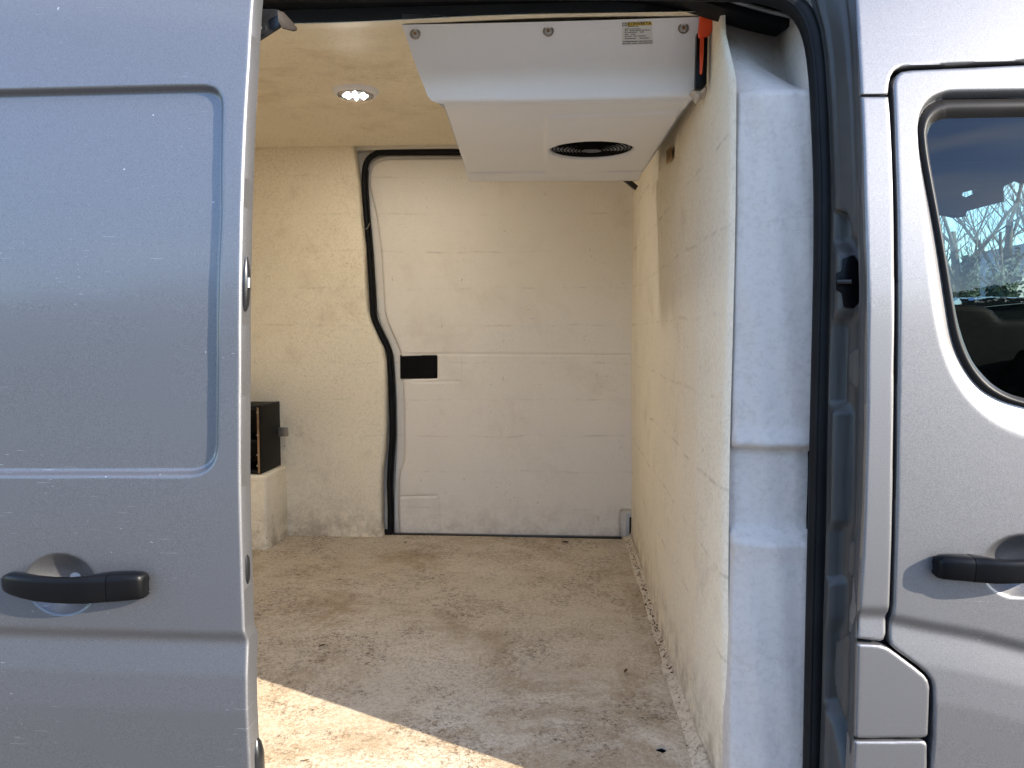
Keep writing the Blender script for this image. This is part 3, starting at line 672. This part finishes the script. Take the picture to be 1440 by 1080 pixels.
def bot_disp(X, Y):
    s = sdf_poly(X, Y, acc); r = np.hypot(X-fc.x, Y-fc.y)
    d = -.006*sstep(-s, -.003, .004)
    return d+.006*(1-sstep(np.abs(Y-(brr[1]-.035)), 0, .006))*.5
lp = panel('lower_cover', outl, lambda a, b, d: (a, b, ZB+d), M['unit'], ru, holes=[fan_hole], step=.004, rnd=.006, skirt=.03, disp=bot_disp)
# sides and back of the housing up to the ceiling
def wall(name, a, b, za, zb_, m, par): mesh(name, [(a[0], a[1], za[0]), (b[0], b[1], za[1]), (b[0], b[1], zb_[1]), (a[0], a[1], zb_[0])], [(0, 1, 2, 3)], m, par, False)
cl_ = lambda y: ZR(float(ceil_z(y)))
V = []; Fs = []
def side_sheet(fx, name):
    V = []
    ysr = np.linspace(1.57, bl[1], 20)
    for y in ysr:
        x = fx(y); z0 = ZB+.002 if y > 1.672 else np.interp(y, [r[4] for r in rows], [P(r[0], r[1], r[4]).z for r in rows])
        V += [(x, y, z0), (x, y, cl_(y)+.02)]
    mesh(name, V, [(2*i, 2*i+1, 2*i+3, 2*i+2) for i in range(19)], M['unit'], ru)
lx = [P(r[0], r[1], r[4]).x for r in rows]; rx = [P(r[2], r[3], r[4]).x for r in rows]; yy_ = [r[4] for r in rows]
side_sheet(lambda y: float(np.interp(y, yy_+[bl[1]], lx+[bl[0]]))+.001, 'side_cover')
side_sheet(lambda y: float(np.interp(y, yy_+[brr[1]], rx+[brr[0]]))-.001, 'side_cover')
box('back_cover', (bl[0], bl[1]-.004, ZB+.004), (brr[0], bl[1]+.02, cl_(bl[1])+.01), M['unit'], ru, .003)
prism('back_lip', [Vector((*bz(655, 243), ZB-.003)), Vector((*bz(660, 250), ZB-.012)), Vector((*bz(898, 249), ZB-.012)), Vector((*bz(903, 240), ZB-.003))], (0, 0, .010), M['unit'], ru, .002)
# fan: well, rings, spokes, hub
bm = bmesh.new(); bmesh.ops.create_cone(bm, segments=48, radius1=FR+.004, radius2=FR*.9, depth=.11, cap_ends=True)
bmesh.ops.delete(bm, geom=[f for f in bm.faces if f.normal.z < -.9], context='FACES')
bmesh.ops.translate(bm, verts=bm.verts, vec=(fc.x, fc.y, ZB+.058)); bm_obj('fan_well', bm, M['cab'], ru, True)
fgo = None
for i, rr in enumerate(np.linspace(.105, .030, 9)):
    ring = [(fc.x+rr*math.cos(a*math.pi/20), fc.y+rr*.92*math.sin(a*math.pi/20), ZB+.004-.010*(1-(rr/.118)**2)) for a in range(40)]
    o = sweep('fan_grille' if fgo is None else 'grille_ring', ring, circ(.0017, 6), M['cab'], ru if fgo is None else fgo, closed=True, up=Vector((0, 0, 1)))
    if fgo is None: fgo = o
for a in range(4):
    an = a*math.pi/2+.5
    sweep('grille_spoke', [(fc.x+r*math.cos(an), fc.y+r*math.sin(an), ZB+.006-.010*(1-(r/.118)**2)) for r in (.12, .08, .03)], circ(.002, 6), M['cab'], fgo, up=Vector((0, 0, 1)))
bm = bmesh.new(); bmesh.ops.create_cone(bm, segments=24, radius1=.034, radius2=.04, depth=.03, cap_ends=True); bmesh.ops.translate(bm, verts=bm.verts, vec=(fc.x, fc.y, ZB+.022)); bm_obj('fan_motor', bm, M['cab'], ru, True)
for k in range(5):
    an = k*2*math.pi/5+.3; V = []
    for r in (.035, .06, .09, .106):
        for wv, zz in ((-.30, .018), (0, .028), (.30, .04)): V.append((fc.x+r*math.cos(an+wv), fc.y+r*math.sin(an+wv), ZB+zz))
    mesh('fan_blade', V, [(i*3+j, i*3+j+1, i*3+j+4, i*3+j+3) for i in range(3) for j in range(2)], M['cab'], ru)
def on_front(px, py, lift=.0015):
    t = (py-(35-(px-565)*.0275))/(147.5-35); Y = float(np.interp(t*112.5+35, [r[1] for r in rows], [r[4] for r in rows])); return P(px, py, Y-lift)
for (a, b) in ((584, 48), (771, 44), (961, 40)):
    c = on_front(a, b, .003); bm = bmesh.new()
    bmesh.ops.create_uvsphere(bm, u_segments=16, v_segments=8, radius=.0075)
    for v in bm.verts: v.co.y *= .45
    bmesh.ops.translate(bm, verts=bm.verts, vec=c); s = bm_obj('screw', bm, M['grey_trim'], ru, True)
    bm = bmesh.new(); bmesh.ops.create_cone(bm, segments=6, radius1=.0032, radius2=.0032, depth=.004, cap_ends=True)
    bmesh.ops.rotate(bm, verts=bm.verts, matrix=Matrix.Rotation(math.pi/2, 3, 'X')); bmesh.ops.translate(bm, verts=bm.verts, vec=c+Vector((0, -.0032, 0))); bm_obj('screw_socket', bm, M['wood'], s)
    ring = [c+Vector((.0095*math.cos(t*math.pi/8), -.0005, .0095*math.sin(t*math.pi/8))) for t in range(16)]
    sweep('washer', ring, circ(.0016, 6), M['steel'], s, closed=True)
# type plate
def quad(name, pxs_, lift, m, par): return mesh(name, [on_front(a, b, lift) for a, b in pxs_], [(0, 1, 2, 3)], m, par, False)
tp = quad('type_plate', [(874.5, 31.5), (917, 30), (917.5, 62), (875, 64)], .0010, M['paper'], ru)
tp['label'] = 'small printed type plate with yellow strip reading KONVEKTA'
quad('yellow_strip', [(882, 31.6), (916.5, 30.4), (916.8, 35), (882.3, 36.6)], .0014, M['yellow'], tp)
def text(name, s, px0, py0, px1, lift, m, par, bold=.0):
    cu = bpy.data.curves.new(name, 'FONT'); cu.body = s; cu.size = 1; cu.offset = bold; cu.resolution_u = 3
    o = bpy.data.objects.new(name, cu); COL.objects.link(o); bpy.context.view_layer.update()
    me = bpy.data.meshes.new_from_object(o.evaluated_get(bpy.context.evaluated_depsgraph_get())); COL.objects.unlink(o); bpy.data.objects.remove(o)
    x0 = min(v.co.x for v in me.vertices); x1 = max(v.co.x for v in me.vertices); y0 = min(v.co.y for v in me.vertices)
    A = on_front(px0, py0, lift); B = on_front(px1, py0-(px1-px0)*.0275, lift); U = (on_front(px0, py0-10, lift)-A).normalized(); D = (B-A); L = D.length; D.normalize(); k = L/(x1-x0)
    for v in me.vertices: v.co = A+D*((v.co.x-x0)*k)+U*((v.co.y-y0)*k*.95 if bold else (v.co.y-y0)*k)
    me.materials.clear(); me.materials.append(m); me.name = name
    return link(name, me, m, par)
text('brand_lettering', 'KONVEKTA', 883, 36.2, 916, .0018, M['ink'], tp, .03)
for a in (875.2, 878.6): 
    for q in ([(a, 32.2), (a+2.9, 32.1), (a+2.9, 32.8), (a, 32.9)], [(a, 36.0), (a+2.9, 35.9), (a+2.9, 36.6), (a, 36.7)], [(a, 32.2), (a+.8, 32.2), (a+.8, 36.7), (a, 36.7)]): quad('brand_mark', q, .0018, M['ink'], tp)
quad('brand_mark', [(881, 32.1), (881.7, 32.1), (881.7, 36.6), (881, 36.6)], .0018, M['ink'], tp)
words = [(37.6, [(883, 898)]), (41.2, [(878.5, 884), (885.5, 900.5)]), (43.4, [(878.5, 882), (885.5, 914)]), (46, [(878.5, 882), (883.5, 896), (900, 905)]), (48.8, [(878.5, 884), (887, 893.5)]), (51.5, [(878.5, 888), (890.5, 896), (898, 908)]), (54.6, [(878.5, 894), (899.5, 912.5)]), (58.8, [(875.5, 877), (878.5, 897), (899, 903), (904, 917)]), (61.6, [(875.5, 879), (881, 887), (888.5, 896), (897.5, 917)])]
rng = random.Random(5); V = []; Fs = []
for y, ws in words:
    for a, b in ws:
        x = a
        while x < b:
            wd = .5+rng.random()*.5; yy = y-(x-875)*.03; hh = .5+rng.random()*.55
            k = len(V); V += [on_front(x, yy-hh, .0016), on_front(x+wd, yy-hh, .0016), on_front(x+wd, yy+.5, .0016), on_front(x, yy+.5, .0016)]; Fs.append((k, k+1, k+2, k+3)); x += wd+.32
pr = mesh('small_print', V, Fs, M['ink'], tp, False); pr['kind'] = 'stuff'
# bracket strut behind the unit, at the far corner
sweep('support_strut', [P(872, 246, 2.50), P(894, 264, 2.55)], [(-.008, -.006), (.008, -.006), (.008, .006), (-.008, .006)], M['black_metal'], ru)
# foam lump between unit and wall
bm = bmesh.new(); bmesh.ops.create_icosphere(bm, subdivisions=3, radius=.016)
for v in bm.verts: v.co = v.co*(1+.3*math.sin(v.co.x*300)*math.cos(v.co.z*260)); v.co.y *= 1.6
c = P(984, 131, 1.62); c.x = XW-.012; bmesh.ops.translate(bm, verts=bm.verts, vec=c)
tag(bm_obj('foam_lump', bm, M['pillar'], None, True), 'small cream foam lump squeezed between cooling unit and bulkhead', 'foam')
# orange tool with long thin blade
ot = empty('hanging_tool'); tag(ot, 'bright orange plastic tool with long thin blade hanging between cooling unit and bulkhead', 'tool')
YO = 1.54
prism('tool_body', [P(a, b, YO) for a, b in [(985, 19), (1001, 18), (1002.5, 22), (1002, 42), (998, 49), (984, 52), (982.5, 46), (984, 30)]], (0, .014, 0), M['orange'], ot, .003)
prism('tool_blade', [P(a, b, YO+.004) for a, b in [(985, 49), (990.5, 48), (989.5, 80), (987.5, 104), (984.5, 104), (984.5, 80)]], (0, .006, 0), M['orange'], ot, .001)
prism('gap_shade', [P(a, b, YO+.014) for a, b in [(980, 45), (996, 44), (994, 118), (988, 124), (978, 124)]], (0, .02, 0), M['plastic'], ot, .003)  # black slab stands in for the dark gap between unit and bulkhead
# ceiling lamp
LY = 2.515; lc = PZ(500, 132, ZR(float(ceil_z(LY)))-.012); la = empty('ceiling_lamp', tuple(lc)); tag(la, 'round white LED lamp, lit, on the cargo ceiling left of the cooling unit', 'lamp')
def lathe(name, prf, n, m, par):
    V = [(r*math.cos(2*math.pi*i/n), r*math.sin(2*math.pi*i/n), z) for r, z in prf for i in range(n)]
    Fs = [(j*n+i, j*n+(i+1) % n, (j+1)*n+(i+1) % n, (j+1)*n+i) for j in range(len(prf)-1) for i in range(n)]
    return mesh(name, V, Fs, m, par, True, sharp=60)
lathe('lamp_rim', [(.077, .022), (.077, .012), (.074, .004), (.066, -.004), (.061, -.006), (.059, -.004), (.058, .004)], 40, M['unit'], la)
lathe('lamp_ring', [(.0595, -.0045), (.059, -.007), (.056, -.007), (.055, -.003)], 40, M['steel'], la)
ln = lathe('lamp_lens', [(.056, -.003), (.04, -.005), (.02, -.006), (.0005, -.006)], 40, M['lens'], la)
for rr, kk in ((.036, 8), (.016, 4)):
    for i in range(kk):
        a = 2*math.pi*i/kk+.2; o = lathe('led', [(.0030, -.0075), (.0002, -.0075)], 12, M['led'], la); o.location = (rr*math.cos(a), rr*math.sin(a), .001)
# black cabinet on the wheel arch box
cb = empty('equipment_box'); tag(cb, 'open black wooden equipment box on the wheel arch box, partly behind the sliding door', 'box')
bx1 = P(366, 600, 2.95); z0 = wb_top+.002; z1 = P(366, 571, 2.95).z
box('side_panel', (bx1.x-.016, 2.952, z0), (bx1.x, YL-.004, z1), M['cabinet'], cb, .003)
box('top_panel', (bx1.x-.45, 2.952, z1-.016), (bx1.x-.0165, YL-.004, z1-.001), M['cabinet'], cb, .003)
box('bottom_panel', (bx1.x-.45, 2.952, z0), (bx1.x-.0165, YL-.004, z0+.016), M['cabinet'], cb, .003)
box('back_panel', (bx1.x-.45, YL-.018, z0+.017), (bx1.x-.017, YL-.006, z1-.017), M['cabinet'], cb)
zm_ = P(366, 621, 2.95).z
box('shelf', (bx1.x-.45, 2.957, zm_-.006), (bx1.x-.0165, YL-.02, zm_+.006), M['cabinet'], cb, .002)
box('edge_trim', (bx1.x-.013, 2.9495, z0+.004), (bx1.x-.005, 2.9515, z1-.006), M['wood'], cb)
for py in (580, 612, 640, 655):
    c = P(362, py, 2.949); bm = bmesh.new(); bmesh.ops.create_uvsphere(bm, u_segments=10, v_segments=6, radius=.004); bmesh.ops.translate(bm, verts=bm.verts, vec=c); bm_obj('screw', bm, M['steel'], cb, True)
sbz = P(398, 607, YL-.02)
prism('steel_tab', [P(a, b, YL-.03) for a, b in [(388, 601), (405, 601), (405.5, 613.5), (388, 614)]], (0, .004, 0), M['steel'], cb, .001)
# sticker on the bulkhead
sk = mesh('warning_sticker', [PX(a, b, XW-.006) for a, b in [(936.5, 212), (944.5, 205), (944.5, 224), (937, 232)]], [(0, 1, 2, 3)], M['sticker'], None, False); tag(sk, 'small orange brown sticker with dark lines on the bulkhead below the cooling unit', 'sticker')
for i, t in enumerate((.08, .24, .40, .56, .74)):
    lerp = lambda a, b, k: a+(b-a)*k
    mesh('print_line', [PX(937.3, lerp(213, 231, t), XW-.0066), PX(943.9, lerp(206.5, 223.5, t), XW-.0066), PX(943.9, lerp(206.5, 223.5, t+.09), XW-.0066), PX(937.3, lerp(213, 231, t+.09), XW-.0066)], [(0, 1, 2, 3)], M['ink'], sk, False)
# dry leaf scraps on the floor
scr = [(453, 907, 'small dark leaf scrap on the floor at left near the sunlit patch', .011, .7), (880, 943, 'curled dark leaf scrap on the floor right of centre', .013, 1.2), (795, 762, 'dark leaf scrap at the foot of the far door', .016, 0.1), (908, 850, 'brown leaf scrap lying in the strip along the bulkhead, farther one', .012, 1.3), (947, 945, 'brown leaf scrap lying in the strip along the bulkhead, nearer one', .010, .3), (430, 1068, 'tiny scrap on the sunlit part of the floor', .007, .5), (570, 752+10, 'thin scrap at the lower left corner of the far door', .008, .2)]
for a, b, lab, sz, an in scr:
    c = PZ(a, b, ZF+.006 if 'strip' not in lab else ZF+.014); V = []
    for i in range(7):
        t = i/6*2-1; wv = .28*(1-t*t)+.02
        for s in (-1, 0, 1): V.append((c.x+sz*(t*math.cos(an)-s*wv*math.sin(an)), c.y+sz*(t*math.sin(an)+s*wv*math.cos(an)), c.z+sz*(.35*abs(s)*(1-t*t)+.25*t*t)-.003))
    tag(mesh('leaf_scrap', V, [(i*3+j, i*3+j+1, i*3+j+4, i*3+j+3) for i in range(6) for j in range(2)], M['dryleaf'], None), lab, 'leaf', 'scraps on the cargo floor')

# ================================================================== CAB seen through the front window
cabm = M['cab']
box('cab_bulkhead', (.43, 1.36, .6), (.50, 3.26, ZR(.95)), cabm, van)
box('cab_floor', (.5, 1.25, .55), (2.6, 3.26, .60), cabm, van)
box('cab_roof_lining', (.5, 1.46, ZR(.62)), (2.0, 3.1, ZR(.66)), M['headliner'], van)
YV = 2.9
fv = lambda a, b: (lambda p: (p.x, p.z))(P(a, b, YV))
vis = [(1240, 120), (1640, 100), (1640, 240), (1500, 250), (1440, 257), (1431, 253), (1411.5, 262.5), (1413, 283), (1385, 290), (1360, 297), (1358.5, 304), (1344, 305.5), (1330, 302), (1240, 300)]
panel('sun_visor', [fv(a, b) for a, b in vis], flat_map(YV), M['headliner'], van, holes=[[fv(a, b) for a, b in [(1350, 272), (1354, 270.5), (1388, 261.5), (1375, 270), (1358, 278)]]], step=.006, rnd=.003, skirt=.02)
# driver's door: dark trim with an open window area, glass pane
YW = 3.12
dd = [(.55, .6), (2.5, .6), (2.5, P(1400, 440, YW).z), (P(1415, 449, YW).x, P(1400, 449, YW).z), (P(1404, 447, YW).x, P(1400, 447, YW).z), (P(1398, 437, YW).x, P(1400, 437, YW).z), (P(1385, 431, YW).x, P(1385, 431, YW).z), (P(1365, 428, YW).x, P(1365, 428, YW).z), (.55, P(1330, 430, YW).z)]
drv = panel('driver_door_trim', dd, flat_map(YW), cabm, van, step=.02, rnd=.01, skirt=.06)
panel('driver_window', [(.6, P(1340, 440, YW).z-.05), (2.4, P(1340, 440, YW).z-.05), (2.2, ZR(.62)), (.6, ZR(.62))], flat_map(YW+.08), M['glass2'], van, step=.1, rnd=0, skirt=0)
# dashboard and seat
db = prism('dashboard', [(1.72, 1.32, .95), (1.68, 1.32, 1.30), (1.74, 1.32, 1.42), (1.95, 1.32, 1.46), (2.4, 1.32, 1.40), (2.4, 1.32, .95)], (0, 1.75, 0), cabm, van, .02)
st = empty('cab_seat_stub'); bpy.data.objects.remove(st)
prism('seat_cushion', [(.62, 1.42, .82), (1.12, 1.42, .86), (1.14, 1.42, .96), (1.05, 1.42, 1.0), (.62, 1.42, .95)], (0, .85, 0), cabm, van, .03)
prism('seat_backrest', [(.56, 1.44, .95), (.72, 1.44, .95), (.64, 1.44, 1.42), (.60, 1.44, 1.46), (.52, 1.44, 1.44)], (0, .82, 0), cabm, van, .03)

# ================================================================== BEYOND THE VAN (through the cab glass)
def tree(name, x, y, h, seed, label, ivy=False, lean=0):
    r = random.Random(seed); root = empty(name, (x, y, 0)); tag(root, label, 'tree', 'bare trees beyond the van')
    tv, tf, bv, bf = [], [], [], []
    def tube(V, Fs, pts, rad, n=6):
        base = len(V)
        for i, p in enumerate(pts):
            t = (pts[min(i+1, len(pts)-1)]-pts[max(0, i-1)]).normalized(); s = t.orthogonal().normalized(); u = t.cross(s)
            V.extend([tuple(p+s*(rad[i]*math.cos(2*math.pi*k/n))+u*(rad[i]*math.sin(2*math.pi*k/n))) for k in range(n)])
        for i in range(len(pts)-1):
            for k in range(n): Fs.append((base+i*n+k, base+i*n+(k+1) % n, base+(i+1)*n+(k+1) % n, base+(i+1)*n+k))
    def grow(p, d, L, rad, lvl):
        pts = [p.copy()]; k = 5; rr = [rad]
        for i in range(k):
            d = (d+Vector((r.uniform(-.2, .2), r.uniform(-.2, .2), r.uniform(-.05, .18)))*(.7 if lvl else .35)).normalized()
            p = p+d*(L/k); pts.append(p.copy()); rr.append(rad*(1-.55*(i+1)/k))
        tube(tv if lvl == 0 else bv, tf if lvl == 0 else bf, pts, rr, 7 if lvl < 2 else 4)
        if lvl >= 4: return
        nb = [7, 5, 5, 4][lvl]
        for b in range(nb):
            f = r.uniform(.35, 1) if lvl == 0 else r.uniform(.2, 1); i = min(k-1, int(f*k)); q = pts[i].lerp(pts[i+1], f*k-i)
            ax = Vector((r.uniform(-1, 1), r.uniform(-1, 1), r.uniform(.1, .9))).normalized()
            nd = (d*.55+ax*.9).normalized(); grow(q, nd, L*r.uniform(.45, .72), rr[i]*r.uniform(.38, .58), lvl+1)
    grow(Vector((0, 0, -.1)), Vector((lean, 0, 1)).normalized(), h*.40, h*.016, 0)
    mesh('trunk', tv, tf, M['bark'], root); mesh('crown', bv, bf, M['bark'], root)
    if ivy:
        V, Fs = [], []
        for _ in range(1500):
            z = r.uniform(.1, h*.33); a = r.uniform(0, 6.28); rad = h*.014+r.uniform(0, .13)*(1.15-z/(h*.33)); c = Vector((lean*z+rad*math.cos(a), rad*math.sin(a), z)); s = r.uniform(.03, .06)
            u = Vector((r.uniform(-1, 1), r.uniform(-1, 1), r.uniform(-1, 1))).normalized(); v = u.orthogonal().normalized(); k = len(V)
            V += [tuple(c+u*s), tuple(c+v*s), tuple(c-u*s), tuple(c-v*s)]; Fs.append((k, k+1, k+2, k+3))
        iv = mesh('ivy', V, Fs, M['leaf'], root, False); iv['kind'] = 'stuff'
    return root
def gx(px, Y): return P(px, 470, Y).x
tree('bare_tree', gx(1361, 17), 17, 9.5, 3, 'bare tree with ivy covered trunk, the left one seen through the cab', True)
tree('bare_tree', gx(1402, 20), 20, 11, 11, 'bare forked tree with thin ivy, the right one seen through the cab', True, .08)
tree('bare_tree', gx(1452, 24), 24, 13, 23, 'bare tree farthest back behind the evergreen shrub', False)
def shrub(x, y, rx, rz, label, seed):
    r = random.Random(seed); root = empty('evergreen_shrub', (x, y, 0)); tag(root, label, 'shrub'); V, Fs = [], []
    for _ in range(4000):
        u = Vector((r.gauss(0, 1), r.gauss(0, 1), r.gauss(0, 1))).normalized()*(.55+.45*r.random()); f = 1+.22*math.sin(u.x*7+u.z*5)+.15*math.sin(u.y*9)
        c = Vector((u.x*rx*f, u.y*rx*f, rz+u.z*rz*f)); 
        if c.z < 0: continue
        s = r.uniform(.03, .08); a = Vector((r.uniform(-1, 1), r.uniform(-1, 1), r.uniform(-1, 1))).normalized(); b = a.orthogonal().normalized(); k = len(V)
        V += [tuple(c+a*s), tuple(c+b*s*.6), tuple(c-a*s), tuple(c-b*s*.6)]; Fs.append((k, k+1, k+2, k+3))
    mesh('foliage', V, Fs, M['leaf'], root, False)
    sweep('stem', [(0, 0, -.05), (.02, 0, rz*.6), (0, .03, rz*1.3)], circ(.06, 7), M['bark'], root, up=Vector((0, 1, 0)))
shrub(gx(1408, 15), 15, .42, 1.35, 'dark evergreen shrub between the bare trees', 4)
shrub(gx(1382, 15.5), 15.5, .30, 1.0, 'small dark shrub left of the large evergreen one', 9)
# house gable
M['slate'] = simple('slate_roof', (.16, .16, .17), .8, var=.15); M['render'] = simple('house_render', (.45, .44, .42), .9, var=.05)
hs = empty('house', (gx(1500, 32), 32, 0)); tag(hs, 'grey house with steep slate roof beyond the trees', 'house')
prism('wall', [(-3.2, 0, 0), (3.2, 0, 0), (3.2, 0, 2.6), (0, 0, 5.2), (-3.2, 0, 2.6)], (0, 7, 0), M['render'], hs)
for s in (-1, 1): prism('roof', [(s*3.6, -.3, 2.35), (s*3.6, -.3, 2.50), (0, -.3, 5.42), (0, -.3, 5.27)], (0, 7.6, 0), M['slate'], hs)
for x in (-1.6, 1.6):
    wn_ = box('window', (x-.5, -.02, 1.0), (x+.5, .05, 2.2), M['paper'], hs); box('pane', (x-.43, -.03, 1.07), (x+.43, -.021, 2.13), M['cab'], wn_)
# parked cars
def car(x, y, rz, h, body, label):
    root = empty('parked_car', (x, y, 0)); root.rotation_euler.z = rz; tag(root, label, 'car', 'cars parked beyond the van')
    m = NT('car_paint'); m.set(Base_Color=body, Metallic=.3, Roughness=.3, Coat_Weight=1.0)
    k = h/1.6; W = .88
    low = [(-2.1, .35), (-2.15, .6), (-2.1, .95*k), (-1.9, 1.02*k), (.95, 1.0*k), (1.9, .85*k), (2.1, .7), (2.1, .35)]
    V = []; Fs = []; n = len(low)
    for yy, s in ((-W, .97), (-W*.96, 1), (W*.96, 1), (W, .97)): V += [(px*s, yy, z) for px, z in low]
    for j in range(3):
        for i in range(n): Fs.append((j*n+i, j*n+(i+1) % n, (j+1)*n+(i+1) % n, (j+1)*n+i))
    Fs += [tuple(range(n))[::-1], tuple(3*n+i for i in range(n))]
    mesh('body', V, Fs, m.m, root, True, sharp=30)
    gh = [(-1.95, 1.0*k), (-1.55, 1.5*k), (.1, 1.56*k), (.35, 1.52*k), (1.15, 1.0*k)]
    V = [(a, s*W*(.92 if z < 1.1*k else .72), z) for s in (-1, 1) for a, z in gh]; n = 5
    mesh('windows', V, [(i, i+1, n+i+1, n+i) for i in range(4)]+[tuple(range(5))[::-1], tuple(range(5, 10))], M['cab'], root, True, sharp=20)
    V = []
    for i in range(9):
        t = i/8; a = -1.72+2.0*t; z = 1.52*k+.06*k*math.sin(math.pi*t)+.012
        for j in range(9): s = j/8*2-1; V.append((a, s*W*.76, z-.05*s*s))
    mesh('roof', V, [(i*9+j, i*9+j+1, (i+1)*9+j+1, (i+1)*9+j) for i in range(8) for j in range(8)], m.m, root)
    for s in (-1, 1):
        for pa in ([(1.2, 1.0*k), (.3, 1.54*k)], [(-.35, 1.0*k), (-.3, 1.55*k)], [(-1.98, 1.0*k), (-1.6, 1.52*k)]):
            sweep('window_post', [(a, s*W*(.93 if z < 1.1*k else .745), z) for a, z in pa], circ(.035, 6), m.m, root, up=Vector((0, 1, .01)))
    for wx in (-1.3, 1.3):
        for s in (-1, 1):
            wl_ = sweep('wheel', [(wx, s*W*.82, .33), (wx, s*W*1.0, .33)], circ(.33, 24), M['rubber'], root, up=Vector((0, 0, 1)))
            sweep('rim', [(wx, s*W*.9, .33), (wx, s*W*1.01, .33)], circ(.21, 16), M['steel'], wl_, up=Vector((0, 0, 1)))
    for s in (-1, 1): box('headlight', (2.0, s*.6-.16, .68), (2.07, s*.6+.16, .80), M['paper'], root, .02)
    return root
car(gx(1425, 6.2)-.25, 6.2, 2.9, 1.78, (.42, .46, .44), 'pale silver green car parked just beyond the van')
car(gx(1362, 10.5)-.6, 10.5, 3.1, 1.98, (.02, .05, .16), 'blue car parked behind the pale one')

# leafy row added unseen behind the viewer to darken reflections in paint and glass
def added_hedge():
    r = np.random.RandomState(8); n = 90000
    x = r.uniform(-26, 30, n); u = r.uniform(0, 1, n); f = r.uniform(-1, 1, n)
    h = 3.5+.35*np.sin(x*.7)+.25*np.sin(x*2.3+1)+.15*np.sin(x*5.1)
    top = r.uniform(0, 1, n) < .3
    z = np.where(top, h*(1-.12*np.abs(r.normal(0, .5, n))), u*h); y = -13.5+np.where(top, f*.7, np.sign(f)*(.7+.12*r.normal(0, 1, n))*(1-.25*(z/h)**3))
    c = np.stack([x, y, z], 1); a = r.normal(0, 1, (n, 3)); a /= np.linalg.norm(a, axis=1)[:, None]; b = np.cross(a, r.normal(0, 1, (n, 3))); b /= np.linalg.norm(b, axis=1)[:, None]
    s_ = r.uniform(.05, .11, n)[:, None]
    V = np.stack([c+a*s_, c+b*s_*.6, c-a*s_, c-b*s_*.6], 1).reshape(-1, 3); V[:, 2] = np.maximum(V[:, 2], .01)
    root = empty('added_hedge', (0, -13.5, 0)); tag(root, 'long dark green leafy row added behind the viewer to darken reflections in paint and glass', 'added_hedge')
    V[:, 1] += 13.5
    o = mesh('foliage', V.tolist(), np.arange(4*n).reshape(-1, 4).tolist(), M['leaf'], root, False)
    box('branch_core', (-26, -.45, .05), (30, .45, 2.9), M['bark'], root)
added_hedge()
